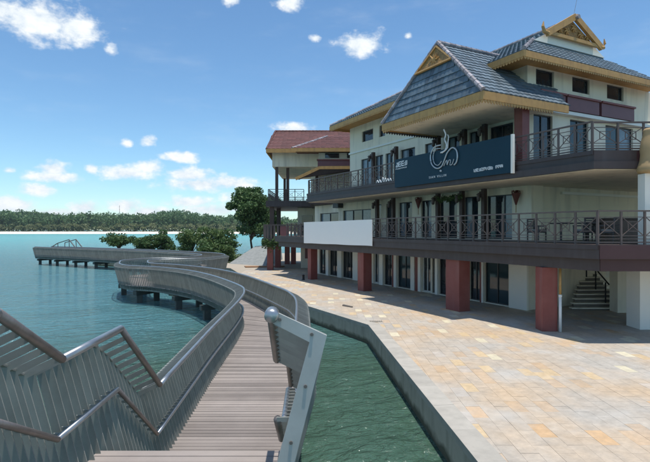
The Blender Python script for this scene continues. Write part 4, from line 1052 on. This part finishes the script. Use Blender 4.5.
# hanging red flower baskets on the first floor wall
def basket(px, py, label):
    X = WX-.22; y = YX(px, X); z = ZX(px, py, X)
    t = thing('flower_basket', (X, y, z), label, 'flower basket', 'red baskets on the first floor wall')
    MB().lathe((X, y, z-.5), [(.03, 0), (.07, .12), (.12, .3), (.19, .5), (.20, .54)], 12).build('basket', 'red', t)
    b = MB(); r = random.Random(int(px))
    for i in range(60):
        a = r.uniform(0, 6.28); q = r.uniform(0, .2); c = Vector((X+q*math.cos(a), y+q*math.sin(a), z+.03+r.uniform(0, .13))); b.lathe(c, [(.0, -.03), (.035, 0), (.0, .03)], 5)
    b.build('flowers', 'red', t); MB().box(X+.02, WX-.001, y-.02, y+.02, z-.1, z-.06).build('bracket', 'post', t)
    MB().tube([(X, y, z-.5), (X, y, z-.85)], .02, 6).build('tassel', 'pipey', t)
basket(516, 194, 'red hanging flower basket near the end of the first floor wall')
basket(418.3, 200, 'red hanging flower basket between two dark balcony doors')
# AC / lantern box above far windows
X = WX-.3; y = YX(337, X); z = ZX(337, 205, X)
bx = thing('wall_box', (X, y, z), 'dark box mounted on the wall above the white sheet', 'wall box')
MB().box(X-.15, WX-.001, y-.42, y+.42, z-.22, z+.25).build('case', 'frame', bx, bevel=.02)
for i in range(5): MB().box(X-.165, X-.151, y-.36, y+.36, z-.16+i*.075, z-.13+i*.075).build('slat', 'fascia', bx)

# ------------------------------------------------------------------ terrace furniture on the first floor balcony
def chair(x, y, rz, label):
    t = thing('wicker_chair', (x, y, F1), label, 'chair', 'wicker chairs on the first floor balcony', rz)
    Mr = Matrix.Translation((x, y, F1)) @ Matrix.Rotation(rz, 4, 'Z')
    def part(nm, m, fn):
        b = MB(); fn(b); b.v = [tuple(Mr @ Vector(v)) for v in b.v]; return b.build(nm, m, t)
    part('seat', 'wicker', lambda b: b.box(-.27, .27, -.26, .26, .36, .44))
    part('cushion', 'cushion', lambda b: b.box(-.25, .25, -.24, .22, .441, .5))
    bk_ = part('backrest', 'wicker', lambda b: [b.box(-.27, -.23, .22, .27, .44, .92), b.box(.23, .27, .22, .27, .44, .92), b.box(-.23, .23, .22, .26, .86, .92)])
    part('back_weave', 'wicker', lambda b: [b.box(-.23, .23, .235, .25, .46+i*.066, .50+i*.066) for i in range(6)])
    for sx_ in (-1, 1):
        part('armrest', 'wicker', lambda b: [b.box(sx_*.27, sx_*.32, -.24, .26, .60, .65) if sx_ > 0 else b.box(-.32, -.27, -.24, .26, .60, .65)])
        for sy_ in (-.22, .22): part('leg', 'wicker', lambda b: b.box(sx_*.29-.02, sx_*.29+.02, sy_-.02, sy_+.02, 0, .60))
def table(x, y, label):
    t = thing('balcony_table', (x, y, F1), label, 'table', 'tables on the first floor balcony')
    MB().lathe((x, y, F1), [(.42, .70), (.44, .71), (.44, .735), (.42, .745)], 20).build('table_top', 'wicker', t)
    MB().lathe((x, y, F1), [(.05, .03), (.04, .1), (.04, .699)], 10).build('stem', 'wicker', t)
    MB().lathe((x, y, F1), [(.24, 0), (.24, .02), (.05, .031)], 14).build('base', 'wicker', t)
def bal(px, X): return X, YX(px, X)
tx, ty = bal(561, 16.6); table(tx, ty, 'round dark balcony table left of the pale pier, behind the lattice railing')
chair(tx-.3, ty+.85, 0.2, 'dark wicker chair on the far side of the left balcony table')
chair(tx+.1, ty-.9, 3.0, 'dark wicker chair on the near side of the left balcony table')
tx, ty = bal(588, 16.9); table(tx, ty, 'round dark balcony table nearest the turned corner of the balcony')
chair(tx+.85, ty+.2, -1.4, 'dark wicker chair on the wall side of the corner balcony table')
chair(tx-.1, ty-.9, 3.3, 'dark wicker chair on the near side of the corner balcony table')
x, y, _ = W((625-CX)/F*17.6, 17.6)
bb = thing('timber_counter', (x, y, F1), 'brown timber counter behind the railing at the right end', 'counter', None, -TH)
MB().prism([W(a, b)[:2] for a, b in ((10.0, 17.5), (12.6, 17.5), (12.6, 18.0), (10.0, 18.0))], F1+.001, F1+.85).build('front', 'brownboard', bb)
MB().prism([W(a, b)[:2] for a, b in ((9.95, 17.44), (12.65, 17.44), (12.65, 18.06), (9.95, 18.06))], F1+.851, F1+.90).build('top', 'post', bb)
# potted greenery garland on the posts of the first floor
def leaves(mb_pts, size, name, m, parent=None, sq=1.0):
    P = np.asarray(mb_pts, dtype=np.float64); n = len(P)
    a = rng.normal(size=(n, 3)); a /= np.linalg.norm(a, axis=1)[:, None]; b = rng.normal(size=(n, 3)); b -= a*(a*b).sum(1)[:, None]; b /= np.linalg.norm(b, axis=1)[:, None]
    s = (size*(.6+.8*rng.random(n)))[:, None]; v = np.stack([P-a*s-b*s*.55*sq, P+a*s*.2-b*s*.9*sq*.6, P+a*s+b*s*.55*sq, P-a*s*.2+b*s*.9*sq*.6], 1).reshape(-1, 3)
    me = bpy.data.meshes.new(name); me.vertices.add(4*n); me.vertices.foreach_set('co', v.ravel()); me.loops.add(4*n); me.loops.foreach_set('vertex_index', np.arange(4*n)); me.polygons.add(n)
    me.polygons.foreach_set('loop_start', np.arange(n)*4); me.polygons.foreach_set('loop_total', np.full(n, 4)); me.update(); me.validate(); me.materials.append(M[m])
    return link(name, me, parent)
X = WX-.55; ya, yb_ = YX(436, X), YX(462, X)
gt = thing('vine_garland', (X, (ya+yb_)/2, 5.2), 'leafy garland strung between posts below the sign', 'garland')
pts = []
for i in range(700):
    t = random.random(); sag = .14*math.sin(t*math.pi*3)**2; pts.append((X+random.gauss(0, .05), ya+(yb_-ya)*t, 5.32-sag+random.gauss(0, .07)))
leaves(pts, .05, 'foliage', 'leaf_mid', gt)
MB().tube([(X, ya+(yb_-ya)*t, 5.32-.12*math.sin(t*math.pi*3)**2) for t in np.linspace(0, 1, 16)], .02, 5).build('stem', 'trunk', gt)

# ------------------------------------------------------------------ far wing with the red roof, square to the quay
wing = thing('red_roofed_wing', W(0, 47, 0), 'cream wing with red tiled roof and open loggia beyond the hotel', 'building', None, -TH)
def wb(l0, l1, d0, d1, z0, z1, nm, m, parent=None): return MB().prism([W(a, b)[:2] for a, b in ((l0, d0), (l1, d0), (l1, d1), (l0, d1))], z0, z1).build(nm, m, parent or wing)
for (l, d) in ((-5.2, 44), (-4.78, 46.9), (-4.25, 51.6), (-3.6, 51.6)): wb(l, l+.52, d, d+.52, -.005, 2.3, 'pillar', 'maroon')
wb(-5.6, 6, 43.6, 55, 2.3, 2.87, 'first_floor_slab', 'fascia'); wb(-2.3, 6, 46.5, 54.8, -.005, 2.299, 'ground_floor_wall', 'plaster2'); wb(-1.9, -1.2, 46.43, 46.499, .9, 1.9, 'notice', 'maroon_dk')
FW1 = Facade(W(-5.5, 43.7), (CT, -ST, 0), (-ST, -CT, 0))
o = MB(); FW1.box(o, 0, 4.2, 2.871, 4.05, -.05, 0); 
r1 = MB(); FW1.box(r1, 0, 4.2, 4.0, 4.1, -.06, .02); ro = r1.build('balcony_railing', 'rail', wing)
for i in range(15): q = MB(); FW1.box(q, i*.3, i*.3+(.17 if i % 5 else .24), 2.872, 3.999, -.05, -.01); q.build('slat', 'rail', ro)
q = MB(); FW1.box(q, 1.5, 2.3, 2.95, 3.95, -.009, .012); q.build('railing_panel', 'maroon_dk', ro)
FWL = Facade(W(-5.5, 43.7), (ST, CT, 0), (-CT, ST, 0))
for i in range(24): q = MB(); FWL.box(q, .1+i*.3, .28+i*.3, 2.872, 3.999, -.05, -.01); q.build('slat', 'rail', ro)
q = MB(); FWL.box(q, .06, 7.3, 4.0, 4.1, -.06, .0); q.build('top_rail', 'rail', ro)
for (l, d) in ((-5.0, 44.3), (-4.7, 47.6)): wb(l, l+.38, d, d+.38, 2.871, 5.7, 'pillar', 'post')
wb(-2.6, 6, 46.6, 54.8, 2.871, 5.7, 'first_floor_wall', 'plaster')
wb(-2.2, -1.2, 46.5, 46.599, 3.0, 5.0, 'door', 'glass'); wb(-.9, 0.2, 46.5, 46.599, 3.8, 5.0, 'window', 'glass')
wb(-5.3, 6, 43.9, 55, 5.701, 6.23, 'second_floor_slab', 'fascia')
FW2 = Facade(W(-5.1, 44.05), (CT, -ST, 0), (-ST, -CT, 0)); railing(FW2, 0, 3.2, 6.231, 1.05, wing, 4)
FW2b = Facade(W(-5.0, 54.6), (CT, -ST, 0), (-ST, -CT, 0)); r2 = railing(FW2b, 0, 4.2, 6.231, 1.05, wing, 5)
FW2c = Facade(W(-5.1, 44.1), (ST, CT, 0), (-CT, ST, 0)); railing(FW2c, 0.05, 10.4, 6.231, 1.05, wing, 11)
for (l, d) in ((-4.5, 44.3), (-3.55, 44.9), (-4.6, 54.2)): wb(l, l+.26, d, d+.26, 6.231, 9.3, 'pillar', 'post')
wb(-4.75, 6, 44.1, 55, 9.301, 10.75, 'upper_wall', 'plaster'); wb(-1.3, 6, 45.2, 55, 6.231, 9.3, 'second_floor_wall', 'plaster')
def wpt(l, d, z): return Vector(W(l, d, z))
rc = MB(); V = [wpt(-5.15, 43.2, 10.75), wpt(7, 43.2, 10.75), wpt(7, 56, 10.75), wpt(-5.15, 56, 10.75), wpt(-4.9, 48.4, 13.3), wpt(7, 48.4, 13.3)]
rc.v = [tuple(p) for p in V]; rc.f = [(0, 1, 5, 4), (1, 2, 5), (2, 3, 4, 5), (3, 0, 4), (3, 2, 1, 0)]; rC = rc.build('red_roof', 'redtile', wing)
tpC = {'mb': tile_proto(.40, .5, 't', 'redtile'), 'mesh': None}
stC = MB(); tile_face([V[0], V[1], V[5], V[4]], rC, .4, .5, 0, tpC, (V[0], V[1]), stuff=stC); tag(stC.build('roof_tiles', 'redtile', rC), kind='stuff')
caps(rC, V[4]+Vector((0, 0, .06)), V[5]+Vector((0, 0, .06)), m='redtile'); caps(rC, V[0], V[4]+Vector((0, 0, .05)), m='redtile', name='verge_caps')
wb(-5.2, 7, 43.15, 43.21, 10.42, 10.76, 'fascia_board', 'ochre', rC); wb(-5.2, -5.14, 43.22, 56, 10.42, 10.76, 'fascia_board', 'ochre', rC)
# nearer cross roof of the wing
wb(-.55, 6, 41.9, 44.0, 6.4, 10.2, 'bay_wall', 'plaster')
for a, b in ((325, 339), (347, 356)): l0, l1 = (a-CX)/F*41.9, (b-CX)/F*41.9; wb(l0, l1, 41.83, 41.899, 9.75, 10.15, 'window', 'glass')
wb(-.62, 6, 41.55, 41.898, 8.9, 9.5, 'maroon_panel', 'maroon_dk'); wb(-.70, 6.1, 41.45, 41.898, 9.501, 9.6, 'panel_cap', 'maroon')
wb(-.64, -.56, 41.5, 41.9, 8.8, 8.899, 'panel_foot', 'white')
rc = MB(); V = [wpt(-2.75, 41.0, 10.45), wpt(7, 41.0, 10.45), wpt(7, 46, 12.35), wpt(0.2, 46, 12.35), wpt(-2.3, 46, 10.45), wpt(7, 46, 10.45)]
rc.v = [tuple(p) for p in V]; rc.f = [(0, 1, 2, 3), (0, 3, 4), (3, 2, 5, 4), (4, 5, 1, 0), (1, 5, 2)]; rD = rc.build('cross_roof', 'redtile', wing)
stC = MB(); tile_face([V[0], V[1], V[2], V[3]], rD, .4, .5, 0, tpC, (V[0], V[1]), stuff=stC); tag(stC.build('roof_tiles', 'redtile', rD), kind='stuff')
caps(rD, V[0], V[3]+Vector((0, 0, .05)), m='cap', name='hip_caps'); wb(-2.8, 7, 40.95, 41.01, 10.15, 10.46, 'fascia_board', 'ochre', rD)
# low porch roof
rc = MB(); top = [wpt(-2.35, 39.6, 7.85), wpt(-.4, 39.2, 8.75), wpt(4, 39.2, 8.8), wpt(4, 41.4, 8.8), wpt(-.4, 41.8, 8.8), wpt(-2.2, 41.8, 8.0)]
rc.solid(top, [p-Vector((0, 0, .12)) for p in top]); pr_ = rc.build('porch_roof', 'fascia', wing)
q = MB(); q.bar(wpt(-2.38, 39.55, 7.72), wpt(-.4, 39.15, 8.60), .06, .24); q.bar(wpt(-.4, 39.15, 8.58), wpt(4, 39.15, 8.6), .06, .24); q.build('fascia_board', 'ochre', pr_)
for l in (-.8, 2.5): wb(l, l+.25, 40.6, 40.85, 6.3, 8.6, 'pillar', 'post')
# the roof terrace block joining hotel and wing
wb(-1.2, 5, 38.2, 46, 5.63, 6.23, 'link_slab', 'fascia'); wb(-.6, 5, 41.5, 46, 2.875, 5.62, 'link_wall', 'plaster')
# hanging plants on the wing's lower balcony
hp = thing('trailing_plants', W(-5.0, 43.5, 2.4), 'trailing plants under the railing of the far wing', 'plants')
leaves([(*W(random.uniform(-5.6, -3.9), random.uniform(43.35, 43.6))[:2], random.gauss(2.35, .22)) for i in range(500)], .09, 'foliage', 'leaf_dark', hp)

# ------------------------------------------------------------------ trees and shrubs
def tree(l, d, h, rw, crown0, label, cat='tree', m='leaf_dark', nleaf=5000, size=.16, clumps=26, name='broadleaf_tree', group=None, flat=1.0, z0=0.0):
    x, y, _ = W(l, d); t = thing(name, (x, y, z0), label, cat, group)
    r = random.Random(int(abs(l*31+d*17))); b = MB()
    cz = z0+(crown0+h)/2; rz = (h-crown0)/2
    b.tube([(x, y, z0-.1), (x+.05*rw, y, z0+crown0*.5), (x, y+.04*rw, z0+crown0), (x+.06*rw, y, cz+rz*.3)], [.055*rw+.03, .045*rw+.02, .04*rw+.015, .015*rw+.005], 8)
    cs = []
    for i in range(clumps):
        a = r.uniform(0, 6.283); u = r.uniform(-1, 1); q = math.sqrt(1-u*u); k = r.uniform(.3, .92)
        sh = 1-.25*max(0, u)
        c = Vector((x+rw*k*q*math.cos(a)*sh, y+rw*k*q*math.sin(a)*sh, cz+rz*k*u*flat)); cs.append((c, r.uniform(.24, .42)*rw))
        b.tube([(x, y, z0+crown0*.8+(c.z-z0-crown0*.8)*.25), tuple((Vector((x, y, c.z*.8+z0*.2))+c)/2), tuple(c)], [.022*rw+.01, .014*rw+.006, .006*rw], 5)
    b.build('trunk', 'trunk', t)
    P = []
    per = nleaf//len(cs)
    for c, rad in cs:
        v = rng.normal(size=(per, 3)); v /= np.linalg.norm(v, axis=1)[:, None]; v *= (rng.random(per)**.45)[:, None]*rad; v[:, 2] *= .72*min(1, rz/rw*1.3); P.append(v*np.array((1.15, 1.15, 1))+np.array(c))
    leaves(np.concatenate(P), size, 'crown', m, t)
    return t
tree((251-CX)/F*62, 62, 9.9, 2.8, 2.3, 'round dark green tree standing left of the red roofed wing', nleaf=17000, size=.17, clumps=60)
tree((266-CX)/F*66, 66, 8.6, 2.6, 2.4, 'dark tree half hidden behind the far wing', nleaf=8000, size=.18, clumps=40)
SHR = [(119, 61, 3.7, 1.9, 1.0, 'small flat crowned tree leftmost in the planting bed', 'leaf_dark', .55), (147, 60.5, 3.6, 1.6, .5, 'low bushy tree second from the left in the planting bed', 'leaf_dark', .8),
       (164, 61, 3.7, 1.5, .3, 'dark shrub in the middle of the planting bed', 'leaf_dark', .9), (192, 59, 4.6, 1.9, .4, 'taller pale leaved shrub right of the bed centre', 'leaf_mid', 1),
       (212, 58, 4.2, 2.0, .2, 'tall leafy shrub before the grey bank', 'leaf_mid', 1), (228, 57, 3.7, 1.8, .1, 'broad bush next to the grey bank', 'leaf_dark', 1), (207, 55.5, 2.3, 1.6, .0, 'low bush behind the end of the railing', 'leaf_dark', 1),
       (222, 54.5, 2.1, 1.3, .0, 'low rounded bush in front of the grey bank', 'leaf_mid', 1), (137, 62, 1.1, 1.2, .0, 'tiny ground shrub between the left small trees', 'leaf_dark', 1)]
for px, d, h, rw, c0, lab, m, fl in SHR:
    tree((px-CX)/F*d, d, h+.1, rw, c0, lab, 'shrub', m, 3400, .13, 30, 'shrub', 'shrubs in the planting bed', fl)
P = []
for i in range(5200):
    t = random.random(); l = -28+20*t; d = 60.5-6.5*t+random.uniform(0, 3.5); x, y, _ = W(l, d); P.append((x, y, .12+abs(random.gauss(0, .28))))
tag(leaves(P, .1, 'ground_cover', 'leaf_mid'), 'low green ground cover filling the planting bed', 'ground cover', kind='stuff')
# far wood and palm fringe across the lake
P = []; Q = []
for i in range(800):
    l = random.uniform(-520, 160); d = random.uniform(606, 700); h = random.uniform(18, 23)+(3*math.sin(l*.021)+3*math.sin(l*.06+1))+(5 if l < -330 else 0)
    if d > 640: h += 3.5
    x, y, _ = W(l, d); n = 150
    v = rng.normal(size=(n, 3)); v /= np.linalg.norm(v, axis=1)[:, None]; v *= (rng.random(n)**.4)[:, None]; rw = random.uniform(4.5, 8)
    v[:, :2] *= rw; lo = v[:, 2] < 0; v[:, 2] *= np.where(lo, h*.62, h*.36); v += np.array((x, y, .8+h*.64)); P.append(v)
far = leaves(np.concatenate(P), 1.3, 'far_wood', 'leaf_far'); tag(far, 'green wood along the far shore of the lake', 'wood', kind='stuff')
for i in range(330):
    l = random.uniform(-520, 160); d = random.uniform(588, 604); h = random.uniform(5, 11); x, y, _ = W(l, d)
    n = 34; a = rng.random(n)*6.283; q = rng.random(n)**.7*3.4; v = np.stack([x+q*np.cos(a), y+q*np.sin(a), 1+h-q*q*.17+rng.normal(size=n)*.25], 1); Q.append(v)
    k = np.linspace(0, 1, 8); Q.append(np.stack([x+0*k+rng.normal(size=8)*.6, y+0*k, 1+h*.75*k], 1))
pf = leaves(np.concatenate(Q), .85, 'palm_fringe', 'leaf_palm'); tag(pf, 'paler palms fringing the far beach', 'palms', kind='stuff')
# mast beyond the wood
mt = MB(); a = W((119.5-CX)/F*680, 680, 0); mt.tube([a, (a[0], a[1], 38)], [.5, .2], 6)
for z in (24, 28, 32, 36): mt.bar((a[0]-.7, a[1], z), (a[0]+.7, a[1], z), .25, .25)
tag(mt.build('radio_mast', 'steelw'), 'thin mast rising above the far wood', 'mast')

# the air over the lake: thin, even
hz = MB().box(-1500, 2200, -700, 2200, -4.5, 62).build('haze', 'white'); hz.data.materials.clear()
hm = bpy.data.materials.new('thin_haze'); hm.use_nodes = True; hn = hm.node_tree.nodes; hn.clear()
pv = hn.new('ShaderNodeVolumePrincipled'); pv.inputs['Color'].default_value = (.78, .92, 1, 1); pv.inputs['Density'].default_value = .0001; pv.inputs['Anisotropy'].default_value = .2
ho = hn.new('ShaderNodeOutputMaterial'); hm.node_tree.links.new(pv.outputs[0], ho.inputs['Volume']); hz.data.materials.append(hm)
tag(hz, 'thin pale haze over the lake', 'haze', kind='stuff')
